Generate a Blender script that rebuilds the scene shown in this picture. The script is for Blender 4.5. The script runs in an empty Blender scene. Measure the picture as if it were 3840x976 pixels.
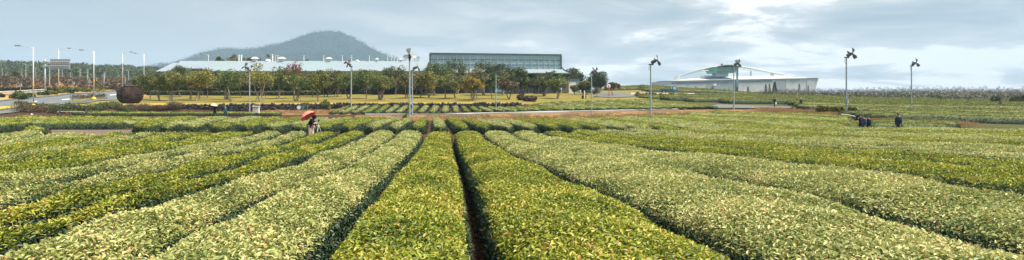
import bpy, math, random
import numpy as np
from math import radians, sin, cos, pi
from mathutils import Vector, Matrix, Euler
random.seed(7); RNG = np.random.default_rng(11)
sc = bpy.context.scene
COL = sc.collection
F, CX, HY = 2304.0, 1920.0, 358.0          # focal length and horizon in units of the 3840 px wide photograph

# ------------------------------------------------------------------ node materials
def mat(name, base, rough=.8, spec=.3, noise=None, metallic=0, emit=None, bump=None, ramp=None, sheen=None):
    m = bpy.data.materials.new(name); m.use_nodes = True
    nt = m.node_tree; N = nt.nodes; L = nt.links
    b = N['Principled BSDF']
    b.inputs['Base Color'].default_value = (*base, 1)
    b.inputs['Roughness'].default_value = rough
    b.inputs['Specular IOR Level'].default_value = spec
    b.inputs['Metallic'].default_value = metallic
    if noise or bump or ramp:
        tc = N.new('ShaderNodeTexCoord')
    if noise:                                # (scale, second colour, detail)
        n = N.new('ShaderNodeTexNoise'); n.inputs['Scale'].default_value = noise[0]
        n.inputs['Detail'].default_value = 6; n.inputs['Roughness'].default_value = .65
        L.new(tc.outputs['Object'], n.inputs['Vector'])
        r = N.new('ShaderNodeValToRGB')
        cols = [base] + list(noise[1:])
        r.color_ramp.elements[0].position = .33; r.color_ramp.elements[0].color = (*cols[0], 1)
        r.color_ramp.elements[1].position = .67; r.color_ramp.elements[1].color = (*cols[-1], 1)
        for i, c in enumerate(cols[1:-1]):
            e = r.color_ramp.elements.new(.33 + .34*(i+1)/(len(cols)-1)); e.color = (*c, 1)
        L.new(n.outputs['Fac'], r.inputs['Fac'])
        n2 = N.new('ShaderNodeTexNoise'); n2.inputs['Scale'].default_value = noise[0]*9; n2.inputs['Detail'].default_value = 4
        L.new(tc.outputs['Object'], n2.inputs['Vector'])
        mx = N.new('ShaderNodeMixRGB'); mx.blend_type = 'OVERLAY'; mx.inputs['Fac'].default_value = .45
        L.new(r.outputs['Color'], mx.inputs['Color1']); L.new(n2.outputs['Fac'], mx.inputs['Color2'])
        L.new(mx.outputs['Color'], b.inputs['Base Color'])
    if bump:
        n = N.new('ShaderNodeTexNoise'); n.inputs['Scale'].default_value = bump[0]; n.inputs['Detail'].default_value = 5
        L.new(tc.outputs['Object'], n.inputs['Vector'])
        bp = N.new('ShaderNodeBump'); bp.inputs['Strength'].default_value = bump[1]; bp.inputs['Distance'].default_value = bump[2]
        L.new(n.outputs['Fac'], bp.inputs['Height']); L.new(bp.outputs['Normal'], b.inputs['Normal'])
    return m

def leafmat(name, stops, rough=.5, spec=.4, trans=.25):
    """leaf colours: every leaf carries its own 'tint' value, looked up in the ramp"""
    m = bpy.data.materials.new(name); m.use_nodes = True
    nt = m.node_tree; N = nt.nodes; L = nt.links
    b = N['Principled BSDF']; out = N['Material Output']
    a = N.new('ShaderNodeAttribute'); a.attribute_name = 'tint'
    r = N.new('ShaderNodeValToRGB')
    while len(r.color_ramp.elements) < len(stops): r.color_ramp.elements.new(.5)
    for e, (p, c) in zip(r.color_ramp.elements, stops):
        e.position = p; e.color = (*c, 1)
    L.new(a.outputs['Fac'], r.inputs['Fac'])
    L.new(r.outputs['Color'], b.inputs['Base Color'])
    b.inputs['Roughness'].default_value = rough; b.inputs['Specular IOR Level'].default_value = spec
    t = N.new('ShaderNodeBsdfTranslucent'); L.new(r.outputs['Color'], t.inputs['Color'])
    mx = N.new('ShaderNodeMixShader'); mx.inputs['Fac'].default_value = trans
    L.new(b.outputs[0], mx.inputs[1]); L.new(t.outputs[0], mx.inputs[2]); L.new(mx.outputs[0], out.inputs['Surface'])
    return m

TEA_GREEN = leafmat('tea_leaf_green', [(0,(.02,.045,.009)),(.25,(.08,.13,.012)),(.5,(.19,.225,.018)),(.72,(.32,.34,.036)),(.9,(.48,.47,.11)),(1,(.42,.24,.07))], .5, .4)
TEA_PALE  = leafmat('tea_leaf_pale',  [(0,(.05,.08,.03)),(.22,(.11,.16,.04)),(.45,(.26,.295,.085)),(.7,(.41,.415,.155)),(.9,(.59,.565,.30)),(1,(.46,.28,.13))], .48, .42)
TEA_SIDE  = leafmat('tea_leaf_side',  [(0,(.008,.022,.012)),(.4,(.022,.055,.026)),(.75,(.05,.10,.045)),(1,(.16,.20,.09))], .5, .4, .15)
def surfmat(name, ramp, side):
    """clipped tea surface: every small cell gets a leaf colour; 'tint' says how far down the side it is"""
    m = bpy.data.materials.new(name); m.use_nodes=True; N=m.node_tree.nodes; L=m.node_tree.links; b=N['Principled BSDF']
    tc=N.new('ShaderNodeTexCoord'); v=N.new('ShaderNodeTexVoronoi'); v.inputs['Scale'].default_value=13; v.inputs['Randomness'].default_value=1
    L.new(tc.outputs['Object'],v.inputs['Vector']); sp=N.new('ShaderNodeSeparateColor'); L.new(v.outputs['Color'],sp.inputs[0])
    outs=[]
    for st in (ramp,side):
        r=N.new('ShaderNodeValToRGB')
        while len(r.color_ramp.elements)<len(st): r.color_ramp.elements.new(.5)
        for e,(p,c) in zip(r.color_ramp.elements,st): e.position=p; e.color=(*c,1)
        L.new(sp.outputs[0],r.inputs['Fac']); outs.append(r)
    a=N.new('ShaderNodeAttribute'); a.attribute_name='tint'
    mx=N.new('ShaderNodeMixRGB'); L.new(a.outputs['Fac'],mx.inputs['Fac']); L.new(outs[0].outputs['Color'],mx.inputs['Color1']); L.new(outs[1].outputs['Color'],mx.inputs['Color2'])
    L.new(mx.outputs['Color'],b.inputs['Base Color']); b.inputs['Roughness'].default_value=.6; b.inputs['Specular IOR Level'].default_value=.25
    bp=N.new('ShaderNodeBump'); bp.inputs['Strength'].default_value=.8; bp.inputs['Distance'].default_value=.05; L.new(v.outputs['Distance'],bp.inputs['Height']); L.new(bp.outputs['Normal'],b.inputs['Normal'])
    return m
TWIGM=leafmat('tea_twig_and_shoot',[(0,(.06,.035,.02)),(.5,(.20,.11,.05)),(.8,(.42,.22,.08)),(1,(.50,.36,.10))],.6,.2,.1)
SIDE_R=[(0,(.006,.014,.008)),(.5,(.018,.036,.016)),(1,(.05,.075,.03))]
SURF_G=surfmat('tea_surface_green',[(0,(.03,.05,.012)),(.3,(.08,.12,.012)),(.6,(.175,.205,.018)),(.85,(.29,.30,.04)),(1,(.40,.40,.09))],SIDE_R)
SURF_P=surfmat('tea_surface_pale',[(0,(.05,.07,.025)),(.3,(.12,.16,.04)),(.6,(.24,.27,.08)),(.85,(.38,.385,.14)),(1,(.56,.54,.30))],SIDE_R)
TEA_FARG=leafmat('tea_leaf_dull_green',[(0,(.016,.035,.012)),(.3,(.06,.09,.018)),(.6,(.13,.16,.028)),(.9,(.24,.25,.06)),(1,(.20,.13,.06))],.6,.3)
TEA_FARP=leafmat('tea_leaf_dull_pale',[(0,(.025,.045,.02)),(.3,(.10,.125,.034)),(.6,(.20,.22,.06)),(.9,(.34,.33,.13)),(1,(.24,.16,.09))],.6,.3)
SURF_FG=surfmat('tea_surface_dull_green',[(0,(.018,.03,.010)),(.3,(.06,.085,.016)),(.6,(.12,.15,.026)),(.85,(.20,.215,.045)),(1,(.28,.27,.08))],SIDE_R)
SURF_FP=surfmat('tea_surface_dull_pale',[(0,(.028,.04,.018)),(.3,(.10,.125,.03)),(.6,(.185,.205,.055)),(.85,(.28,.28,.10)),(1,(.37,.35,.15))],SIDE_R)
TEA_CORE  = mat('hedge_core_shade', (.012,.014,.008), .9, .1, noise=(3,(.035,.03,.014)))  # hedge core, shade between the leaves put into its dark colour
SOIL   = mat('dark_soil', (.030,.017,.012), .95, .1, noise=(2.5,(.055,.03,.02),(.09,.055,.035)), bump=(9,.8,.05))
LAWN   = mat('winter_lawn', (.12,.125,.03), .95, .1, noise=(.25,(.20,.155,.045),(.14,.135,.035),(.17,.13,.04)), bump=(3,.5,.05))
TANG = mat('bleached_turf',(.42,.27,.08),.95,.1,noise=(.4,(.34,.24,.05),(.26,.21,.04)),bump=(3,.5,.05))
VERGE  = mat('dry_verge', (.16,.075,.045), .95, .1, noise=(.45,(.24,.15,.07),(.11,.055,.04),(.13,.13,.035)), bump=(3,.8,.1))
SCRUBG = mat('scrub_ground', (.17,.085,.05), .95, .1, noise=(.03,(.28,.16,.09),(.10,.10,.05)))
FIELDG = mat('field_ground', (.05,.06,.02), .95, .1, noise=(.05,(.08,.07,.03)))
ASPH   = mat('asphalt', (.10,.12,.14), .75, .3, noise=(1.2,(.125,.145,.165)))
ASPH2  = mat('pale_paving', (.09,.10,.11), .8, .2, noise=(.5,(.13,.135,.14),(.08,.085,.09)))
PAINTW = mat('road_paint', (.65,.66,.66), .7)
KERB   = mat('kerb_stone', (.20,.19,.18), .85, noise=(3,(.07,.07,.06)))
KERBW  = mat('pale_kerb', (.27,.28,.28), .8, noise=(1,(.34,.34,.33)))
YGRASS = mat('yellow_grass', (.50,.36,.03), .9, .1, noise=(2,(.36,.33,.04)))
ROCK   = mat('basalt', (.022,.021,.024), .9, .2, noise=(2.2,(.05,.045,.05),(.10,.08,.085)), bump=(5,.6,.05))
GALV   = mat('galvanised_steel', (.36,.42,.46), .5, .5, noise=(1.5,(.27,.32,.36)), metallic=.2)
LAMPM  = mat('lamp_metal', (.45,.46,.47), .45, .5, noise=(1.2,(.52,.52,.52)), metallic=.2)
DARKM  = mat('dark_metal', (.05,.06,.07), .5, .4, noise=(3,(.09,.10,.11)))
BLADE  = mat('blade_grey', (.14,.15,.16), .45, .5, noise=(3,(.22,.23,.24)))
BARK   = mat('bark', (.13,.10,.08), .9, .1, noise=(3,(.24,.21,.18),(.08,.06,.05)))
BARKP  = mat('pale_bark', (.30,.26,.22), .9, .1, noise=(3,(.20,.17,.14)))
WOODST = mat('stake_wood', (.36,.31,.25), .8, noise=(3,(.25,.2,.16)))
WHITE  = mat('white_paint', (.74,.76,.77), .5, .4, noise=(1.5,(.66,.68,.70)))
CREAM  = mat('cream_box', (.62,.58,.54), .6, .3, noise=(2,(.54,.50,.47)))
SKIN   = mat('skin', (.52,.30,.22), .55, .3, noise=(8,(.46,.26,.19)))
HAIR   = mat('hair_black', (.012,.010,.010), .5, .4, noise=(20,(.02,.017,.015)))
RUBBER = mat('rubber', (.02,.02,.02), .8, noise=(9,(.03,.03,.03)))
GLASSD = mat('dark_glass', (.10,.16,.19), .12, .8, noise=(1,(.16,.22,.25)))

# ------------------------------------------------------------------ terrain
COLS = {
 -500: [(51,-3.1),(62,-2.95),(72,-2.7),(80,-2.4),(93,-1.8),(105,-1.25),(120,-.6),(140,.25),(180,1.9),(250,4.6),(400,11),(470,15),(650,30),(760,18),(1100,2),(3500,-5)],
 0:    [(51,-3.1),(62,-3.15),(74,-3.15),(84,-2.62),(93,-1.9),(105,-1.3),(120,-.6),(140,.3),(180,1.9),(250,4.4),(400,10.5),(470,14),(650,30),(760,18),(1100,2),(3500,-5)],
 240:  [(51,-3.05),(62,-3.15),(84,-3.3),(90,-2.75),(91,-2.6),(94,-1.75),(105,-1.4),(120,-.55),(140,.4),(180,1.8),(250,4),(400,9.5),(470,13),(650,28),(760,16),(1100,2),(3500,-5)],
 360:  [(51,-3.05),(84,-3.34),(90,-2.95),(98,-2.85),(101,-1.7),(110,-1.35),(116,-.95),(130,-.6),(150,.1),(180,1.4),(250,3.7),(400,9),(470,12.5),(650,26),(760,15),(1100,2),(3500,-5)],
 480:  [(51,-3.05),(84,-3.38),(90,-3.05),(111,-2.95),(113,-1.62),(118,-1.5),(130,-1.05),(150,-.3),(180,1.0),(250,3.4),(400,8.5),(470,12),(650,25),(760,14),(1100,2),(3500,-5)],
 960:  [(51,-3.05),(84,-3.55),(88,-3.1),(112.8,-3.02),(113.4,-1.72),(130,-1.15),(145,-.65),(170,.4),(200,1.0),(400,5),(650,14),(760,6),(1100,0),(3500,-5)],
 1440: [(51,-3.05),(84,-3.75),(88,-3.3),(90,-2.95),(97,-3.1),(111.5,-2.2),(112.8,-2.15),(113.4,-1.5),(140,-.75),(170,.5),(200,1.0),(400,1),(1100,-3),(3500,-5)],
 1900: [(51,-3.05),(84,-3.8),(88,-3.15),(90,-2.62),(97,-2.85),(111,-2.55),(112.8,-2.5),(113.4,-1.55),(140,-.65),(170,.6),(200,1.0),(400,0),(1100,-4),(3500,-5)],
 2060: [(51,-3.08),(84,-3.75),(88,-3.15),(91,-2.7),(97,-2.65),(112,-2.4),(125,-1.55),(140,-.75),(170,.6),(200,1.2),(400,0),(1100,-4),(3500,-5)],
 2400: [(51,-3.2),(84,-3.55),(88,-3.1),(92,-2.5),(97,-2.42),(112,-2.0),(130,-1.2),(150,-.3),(170,.25),(188,.75),(215,2.4),(245,3.5),(300,1.5),(420,-6),(1100,-8),(3500,-8)],
 2640: [(51,-3.3),(84,-3.4),(90,-2.95),(95,-2.3),(105,-2.05),(115,-1.8),(150,-.7),(188,.5),(215,1.4),(245,1.9),(300,0),(420,-6),(1100,-8),(3500,-8)],
 2900: [(51,-3.4),(84,-3.3),(92,-2.95),(95,-2.35),(105,-1.95),(116,-1.75),(160,-.95),(220,-.35),(260,-.6),(340,-2),(420,-6),(1100,-8),(3500,-8)],
 3360: [(51,-3.42),(62,-3.3),(74,-3.05),(90,-2.7),(110,-2.45),(140,-2.2),(180,-1.85),(220,-1.7),(260,-1.9),(340,-2.0),(500,-5),(1100,-8),(3500,-8)],
 3840: [(51,-3.42),(58,-3.5),(74,-3.4),(90,-3.0),(110,-2.75),(140,-2.5),(200,-2.2),(260,-2.3),(340,-2.4),(500,-5),(1100,-8),(3500,-8)],
 4400: [(51,-3.42),(74,-3.5),(110,-2.9),(200,-2.3),(340,-2.5),(500,-5),(1100,-8),(3500,-8)],
}
CK = np.array(sorted(COLS))
CT = []
for k in CK:
    kn = [(0,-1.92),(41,-3.13)] + COLS[k]
    CT.append((np.array([p[0] for p in kn], float), np.array([p[1] for p in kn], float)))
def ground(x, y):
    x = np.asarray(x, float); d = np.asarray(y, float)
    x, d = np.broadcast_arrays(x, d)
    u = np.clip(CX + F*x/np.maximum(d, 1.0), CK[0], CK[-1]-1e-6)
    zz = np.stack([np.interp(np.maximum(d, 0), a, b) for a, b in CT])
    i = np.clip(np.searchsorted(CK, u, side='right')-1, 0, len(CK)-2)
    t = (u-CK[i])/(CK[i+1]-CK[i]); t = t*t*(3-2*t)*.5 + t*.5
    idx = np.indices(u.shape)
    z0 = zz[(i, *idx)] ; z1 = zz[(i+1, *idx)]
    return z0*(1-t)+z1*t
def G(x, y): return float(ground(np.array([x]), np.array([y]))[0])
def unp(u, v, h=0.0, dmin=2.5, dmax=300):
    """where the line of sight through photo point (u, v) meets the surface h above the ground"""
    d = np.linspace(dmin, dmax, 2500) if dmax > 60 else np.linspace(dmin, dmax, 900)
    x = (u-CX)/F*d
    vv = -(ground(x, d)+h)/d*F - (v-HY)
    k = np.where(vv <= 0)[0]
    if len(k) == 0: dd = d[np.argmin(vv)]
    elif k[0] == 0: dd = dmin
    else:
        j = k[0]; dd = d[j-1]+(d[j]-d[j-1])*vv[j-1]/(vv[j-1]-vv[j])
    return np.array([(u-CX)/F*dd, dd])
def XY(u, d): return (u-CX)/F*d, d
def Z(v, d): return (HY-v)/F*d

# ------------------------------------------------------------------ mesh helpers
def tag(o, label=None, cat=None, group=None, kind=None):
    if label: o['label'] = label
    if cat: o['category'] = cat
    if group: o['group'] = group
    if kind: o['kind'] = kind
    return o
def empty(name, loc, label, cat, group=None, rz=0):
    o = bpy.data.objects.new(name, None); COL.objects.link(o)
    o.location = loc; o.rotation_euler = (0,0,rz); o.empty_display_size = .3
    return tag(o, label, cat, group)
class MB:
    def __init__(s): s.V=[]; s.F3=[]; s.F4=[]; s.m3=[]; s.m4=[]; s.T=[]; s.n=0
    def add(s, V, F, mi=0, tint=None):
        V = np.asarray(V, float).reshape(-1,3)
        if isinstance(F, np.ndarray): fs = [F]
        else:
            fs = [np.array([f for f in F if len(f)==3], int).reshape(-1,3), np.array([f for f in F if len(f)==4], int).reshape(-1,4)]
        for f in fs:
            if len(f) == 0: continue
            if f.shape[1] == 3: s.F3.append(f+s.n); s.m3.append(np.full(len(f), mi) if np.isscalar(mi) else mi)
            else: s.F4.append(f+s.n); s.m4.append(np.full(len(f), mi) if np.isscalar(mi) else mi)
        s.V.append(V); s.T.append(np.zeros(len(V)) if tint is None else tint); s.n += len(V)
        return s
    def box(s, c, d, mi=0, rz=0, ry=0, rx=0, taper=1.0):
        x,y,z = [k/2 for k in d]
        V = np.array([(-x,-y,-z),(x,-y,-z),(x,y,-z),(-x,y,-z),(-x*taper,-y*taper,z),(x*taper,-y*taper,z),(x*taper,y*taper,z),(-x*taper,y*taper,z)])
        if rx: V = V@np.array([[1,0,0],[0,cos(rx),sin(rx)],[0,-sin(rx),cos(rx)]])
        if ry: V = V@np.array([[cos(ry),0,-sin(ry)],[0,1,0],[sin(ry),0,cos(ry)]])
        if rz: V = V@np.array([[cos(rz),sin(rz),0],[-sin(rz),cos(rz),0],[0,0,1]])
        return s.add(V+np.array(c), [(0,3,2,1),(4,5,6,7),(0,1,5,4),(1,2,6,5),(2,3,7,6),(3,0,4,7)], mi)
    def tube(s, pts, r, n=8, mi=0, caps=True):
        P = np.array(pts, float); k = len(P); r = np.broadcast_to(np.asarray(r, float), (k,))
        V=[]
        for i in range(k):
            t = P[min(i+1,k-1)]-P[max(i-1,0)]; t = t/(np.linalg.norm(t)+1e-9)
            a = np.array([0,0,1.]) if abs(t[2])<.9 else np.array([1.,0,0])
            u = np.cross(t,a); u/=np.linalg.norm(u); w = np.cross(t,u)
            an = np.arange(n)*2*pi/n
            V.append(P[i]+r[i]*(np.cos(an)[:,None]*u+np.sin(an)[:,None]*w))
        V = np.concatenate(V); Fc=[]
        for i in range(k-1):
            for j in range(n):
                Fc.append((i*n+j, (i+1)*n+j, (i+1)*n+(j+1)%n, i*n+(j+1)%n))
        if caps:
            V = np.concatenate([V, P[:1], P[-1:]]); a=len(V)-2; b=len(V)-1
            for j in range(n):
                Fc.append((a, j, (j+1)%n)); Fc.append((b, (k-1)*n+(j+1)%n, (k-1)*n+j))
        return s.add(V, Fc, mi)
    def lathe(s, prof, c=(0,0,0), n=20, mi=0, axis='z', sx=1, sy=1):
        V=[]; Fc=[]; k=len(prof)
        for (r,z) in prof:
            for j in range(n):
                a=2*pi*j/n; V.append((r*cos(a)*sx, r*sin(a)*sy, z))
        for i in range(k-1):
            for j in range(n):
                Fc.append((i*n+j, i*n+(j+1)%n, (i+1)*n+(j+1)%n, (i+1)*n+j))
        V=np.array(V)
        if axis=='x': V=V[:,[2,0,1]]
        if axis=='y': V=V[:,[0,2,1]]
        return s.add(V+np.array(c), Fc, mi)
    def sphere(s, c, r, n=12, mi=0, sc=(1,1,1)):
        prof=[(sin(pi*i/n)*r, -cos(pi*i/n)*r) for i in range(n+1)]
        b = MB(); b.lathe(prof, n=n+2)
        V=np.concatenate(b.V)*np.array(sc)
        return s.add(V+np.array(c), b.F4[0], mi)
    def build(s, name, mats, parent=None, loc=None, smooth=False):
        me = bpy.data.meshes.new(name)
        V = np.concatenate(s.V)
        F3 = np.concatenate(s.F3) if s.F3 else np.zeros((0,3),int)
        F4 = np.concatenate(s.F4) if s.F4 else np.zeros((0,4),int)
        mi = np.concatenate(s.m3+s.m4) if (s.m3 or s.m4) else np.zeros(0,int)
        me.vertices.add(len(V)); me.vertices.foreach_set('co', V.astype(np.float32).ravel())
        li = np.concatenate([F3.ravel(), F4.ravel()]).astype(np.int32)
        ls = np.concatenate([np.arange(len(F3))*3, len(F3)*3+np.arange(len(F4))*4]).astype(np.int32)
        me.loops.add(len(li)); me.loops.foreach_set('vertex_index', li)
        me.polygons.add(len(ls)); me.polygons.foreach_set('loop_start', ls)
        me.polygons.foreach_set('material_index', mi.astype(np.int32))
        me.polygons.foreach_set('use_smooth', np.full(len(ls), smooth))
        T = np.concatenate(s.T)
        if T.any():
            at = me.attributes.new('tint','FLOAT','POINT'); at.data.foreach_set('value', T.astype(np.float32))
        me.update(calc_edges=True)
        for m in (mats if isinstance(mats,(list,tuple)) else [mats]): me.materials.append(m)
        o = bpy.data.objects.new(name, me); COL.objects.link(o)
        if parent: o.parent = parent
        if loc is not None: o.location = loc
        return o

def leaves(mb, P, A, Nn, ln, tint, wid=.42, mi=0, fine=None, fold=.18):
    """P base points, A unit axes, Nn approximate normals; a folded leaf at every point"""
    S = np.cross(A, Nn); S /= (np.linalg.norm(S,axis=1,keepdims=True)+1e-9)
    U = np.cross(S, A)
    ln = np.broadcast_to(ln, (len(P),))
    if fine is None: fine = np.zeros(len(P), bool)
    tint = np.clip(tint, .001, 1)
    for msk, big in ((fine, True), (~fine, False)):
        k = int(msk.sum())
        if k == 0: continue
        p=P[msk]; a=A[msk]; s_=S[msk]; u=U[msk]; l=ln[msk][:,None]; w=l*wid*.5
        if big:
            V = np.stack([p, p+a*l*.33+s_*w*.9+u*l*fold*.6, p+a*l*.68+s_*w*.8+u*l*fold*.35, p+a*l-u*l*.08,
                          p+a*l*.68-s_*w*.8+u*l*fold*.35, p+a*l*.33-s_*w*.9+u*l*fold*.6], 1).reshape(-1,3)
            b = np.arange(k)[:,None]*6
            Fc = np.concatenate([b+np.array([[0,1,2,3]]), b+np.array([[0,3,4,5]])])
            m_ = mi if np.isscalar(mi) else np.concatenate([mi[msk],mi[msk]])
            mb.add(V, Fc, m_, np.repeat(tint[msk],6))
        else:
            V = np.stack([p, p+a*l*.5+s_*w+u*l*fold, p+a*l, p+a*l*.5-s_*w+u*l*fold], 1).reshape(-1,3)
            b = np.arange(k)[:,None]*4
            Fc = np.concatenate([b+np.array([[0,1,2]]), b+np.array([[0,2,3]])])
            m_ = mi if np.isscalar(mi) else np.concatenate([mi[msk],mi[msk]])
            mb.add(V, Fc, m_, np.repeat(tint[msk],4))
def rdirs(n, up=0.0):
    v = RNG.normal(size=(n,3)); v[:,2] += up
    return v/np.linalg.norm(v,axis=1,keepdims=True)
def nrm(v): return v/(np.linalg.norm(v,axis=1,keepdims=True)+1e-9)

# ------------------------------------------------------------------ tea hedges
def catmull(P, step):
    P = np.array(P, float)
    if len(P) < 2: return P
    Q = np.vstack([2*P[0]-P[1], P, 2*P[-1]-P[-2]]); out=[]
    for i in range(1, len(Q)-2):
        L = np.linalg.norm(Q[i+1]-Q[i]); n = max(2, int(L/step)+1)
        t = np.linspace(0,1,n,endpoint=False)[:,None]
        a,b,c,d = Q[i-1],Q[i],Q[i+1],Q[i+2]
        m1=(c-a)/2; m2=(d-b)/2
        m1=m1*min(1,L/(np.linalg.norm(m1)+1e-6)); m2=m2*min(1,L/(np.linalg.norm(m2)+1e-6))
        out.append((2*t**3-3*t**2+1)*b+(t**3-2*t**2+t)*m1+(-2*t**3+3*t**2)*c+(t**3-t**2)*m2)
    out.append(P[-1:])
    return np.concatenate(out)
def even(P, step):
    s = np.concatenate([[0], np.cumsum(np.linalg.norm(np.diff(P,axis=0),axis=1))])
    n = max(3, int(s[-1]/step)+1); t = np.linspace(0,s[-1],n)
    return np.stack([np.interp(t,s,P[:,0]), np.interp(t,s,P[:,1])],1)
def smooth(P, k):
    for _ in range(k):
        P = np.vstack([P[:1], (P[:-2]+P[1:-1]*2+P[2:])/4, P[-1:]])
    return P
def extend(P, a, b):
    P = np.array(P, float)
    if a: t=P[0]-P[1]; P=np.vstack([P[0]+t/np.linalg.norm(t)*a, P])
    if b:
        t=P[-1]-P[-2]; P=np.vstack([P, P[-1]+t/np.linalg.norm(t)*b])
    return P
PHI = np.linspace(0, pi, 181)
def prof(phi, n=5.0):
    c, s_ = np.cos(phi), np.sin(phi)
    return np.sign(c)*np.abs(c)**(2/n), np.abs(s_)**(2/n)
_w,_z = prof(PHI)
def leaf_len(d): return np.clip(.042+.00115*d, .043, .45)
NLEAF = 0
def hedge(A, B, hh, tone, label, group, gap=.24, taper=(.7,.0), step=.4, name='tea_hedge', cover=1.0, mats=None, tint_shift=0., cull=True, n=3.6, side_h=.66, dome=.2):
    """a clipped hedge row between the boundary curves A and B (world xy, far end first)"""
    global NLEAF
    A = even(A, step)
    Bd = even(B, step*.5)
    D = ((A[:,None,:]-Bd[None])**2).sum(2)
    j = np.maximum.accumulate(D.argmin(1))
    Bm = smooth(Bd[j], 3)
    C = (A+Bm)/2; H = (Bm-A)/2
    W = np.linalg.norm(H,axis=1,keepdims=True)
    H = H*np.clip(1-gap/2/np.maximum(W,.05), .15, 1)
    s = np.concatenate([[0], np.cumsum(np.linalg.norm(np.diff(C,axis=0),axis=1))]); Lt = s[-1]
    def ecap(s):
        e = np.ones_like(s)
        if taper[0]: q=np.clip(s/taper[0],0,1); e=np.minimum(e,(1-(1-q)**3)**(1/3.))
        if taper[1]: q=np.clip((Lt-s)/taper[1],0,1); e=np.minimum(e,(1-(1-q)**3)**(1/3.))
        return np.maximum(e,.02)
    r1,r2,r3 = RNG.uniform(0,6.28,3)
    def bumps(s, w, W_):
        return .035*np.sin(s*1.1+r1+w*1.3)+.025*np.sin(s*2.9+r2-w*2.1)+.03*np.sin(s*.37+r3)
    def surf(s_, phi, inset=0.0):
        cx=np.interp(s_,s,C[:,0]); cy=np.interp(s_,s,C[:,1]); hx=np.interp(s_,s,H[:,0]); hy=np.interp(s_,s,H[:,1])
        w,z = prof(phi, n); e = ecap(s_)
        Wm = np.sqrt(hx*hx+hy*hy)+1e-6
        k = np.clip(1-inset/Wm, .1, 1)
        x = cx+hx*w*e*k; y = cy+hy*w*e*k
        bb = bumps(s_, w, Wm)
        zz = z*(hh*(.55+.45*e)*(1-dome*w*w)-inset)+bb*z
        zz = np.maximum(zz,0)
        return x, y, zz, hx/Wm, hy/Wm, w
    # core
    mb = MB()
    ks = np.clip(np.linspace(0,Lt,len(s)),0,Lt); ph = pi*(.5-.5*np.cos(np.linspace(0,pi,13)))
    S_,PH = np.meshgrid(ks, ph, indexing='ij')
    ins = min(float(np.interp(np.hypot(*C[len(C)//2]),[8,20],[.09,.03])), .25*float(W.mean()))
    x,y,z,_,_,_ = surf(S_.ravel(), PH.ravel(), ins)
    gz = ground(x,y)
    V = np.stack([x,y,gz+z-.02],1); nr,nc=S_.shape
    I = np.arange(nr*nc).reshape(nr,nc)
    Fq = np.stack([I[:-1,:-1],I[1:,:-1],I[1:,1:],I[:-1,1:]],-1).reshape(-1,4)
    tg=C[-1]-C[0]
    if tg[0]*H[:,1].mean()-tg[1]*H[:,0].mean() > 0: Fq = Fq[:,::-1].copy()
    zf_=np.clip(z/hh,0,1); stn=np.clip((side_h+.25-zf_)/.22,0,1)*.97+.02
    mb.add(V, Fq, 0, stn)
    # leaves
    dc = np.maximum(np.hypot(C[:,0],C[:,1]),3.5)
    vis = np.ones(len(C))
    if cull:
        vis = np.where(np.abs(C[:,0])-W[:,0] < .88*np.maximum(C[:,1],0)+3, 1.0, .12)
    ll = leaf_len(dc)
    cov = np.interp(dc,[4,9,16,30,45,100],[2.2,1.9,1.25,.85,.5,.35])*cover
    per = 2*W[:,0]*.95+2*hh
    dens = cov/(ll*ll*.42)*vis*per
    ds = np.gradient(s); wts = dens*ds; tot = int(wts.sum())
    cum = np.concatenate([[0],np.cumsum(wts)]); cum/=cum[-1]
    sp = np.interp(RNG.random(tot), cum, np.concatenate([[0],(s[1:]+s[:-1])/2,[Lt]]))
    # perimeter position
    Wm = np.interp(sp, s, np.linalg.norm(H,axis=1))
    q = RNG.random(tot)*(2*Wm+2*hh)
    side = (q<hh)|(q>hh+2*Wm)
    ww = np.clip((q-hh)/(2*Wm),0,1)*2-1
    zz = np.where(q<hh, q/hh, np.where(q>hh+2*Wm, 1-(q-hh-2*Wm)/hh, 1))
    top = ~side
    ct = np.clip(-ww,-1,1); phi_top = np.arctan2((1-np.abs(ct)**n)**(1/2.)+0, 1*np.sign(ct)*np.abs(ct)**(n/2)+1e-9)
    phi_side = np.arcsin(np.clip(zz,0,1)**(n/2)); phi_side = np.where(q<hh, pi-phi_side, phi_side)
    # left side q<hh corresponds to w=-1 (phi=pi)
    phi = np.where(top, phi_top, phi_side)
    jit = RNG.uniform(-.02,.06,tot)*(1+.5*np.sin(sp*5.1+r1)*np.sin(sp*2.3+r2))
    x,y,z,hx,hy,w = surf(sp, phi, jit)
    gz = ground(x,y)
    e = ecap(sp)
    sw = np.abs(w)**6
    zf = z/np.maximum(hh,.1)
    nrmv = np.stack([hx*w*sw*1.2, hy*w*sw*1.2, .25+1.0*(1-sw)],1)
    tx, ty = -hy, hx
    endn = (1-e)
    if taper[0]:
        sg = np.where(sp<Lt/2,-1,1); nrmv[:,0]+= endn*tx*sg*1.0; nrmv[:,1]+=endn*ty*sg*1.0
    nrmv = nrm(nrmv)
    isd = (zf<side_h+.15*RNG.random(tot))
    R = rdirs(tot)
    ax = nrm(R + nrmv*.55 + np.array([0,0,.25])); 
    ax[isd] = nrm(R[isd]*.8+nrmv[isd]*.7+np.array([0,0,-.25]))
    d = np.hypot(x,y)
    L_ = leaf_len(d)*RNG.uniform(.55,1.4,tot)
    L_[isd]*=1.1
    # slow clumps of lighter and darker growth along the row
    cl = .13*np.sin(x*1.9+r1)*np.sin(y*1.7+r2)+.05*np.sin(x*.7+y*.9)+.08*np.sin(x*4.3+y*3.1+r3)
    tt = (.05+.86*RNG.beta(2.8,2.8,tot))+cl+tint_shift
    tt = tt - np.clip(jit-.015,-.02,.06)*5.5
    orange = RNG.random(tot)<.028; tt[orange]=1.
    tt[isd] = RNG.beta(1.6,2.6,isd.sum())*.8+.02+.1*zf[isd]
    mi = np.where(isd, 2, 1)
    nn = nrm(nrmv + rdirs(tot)*.45)
    P = np.stack([x,y,gz+z],1)
    Nx = nn
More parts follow.
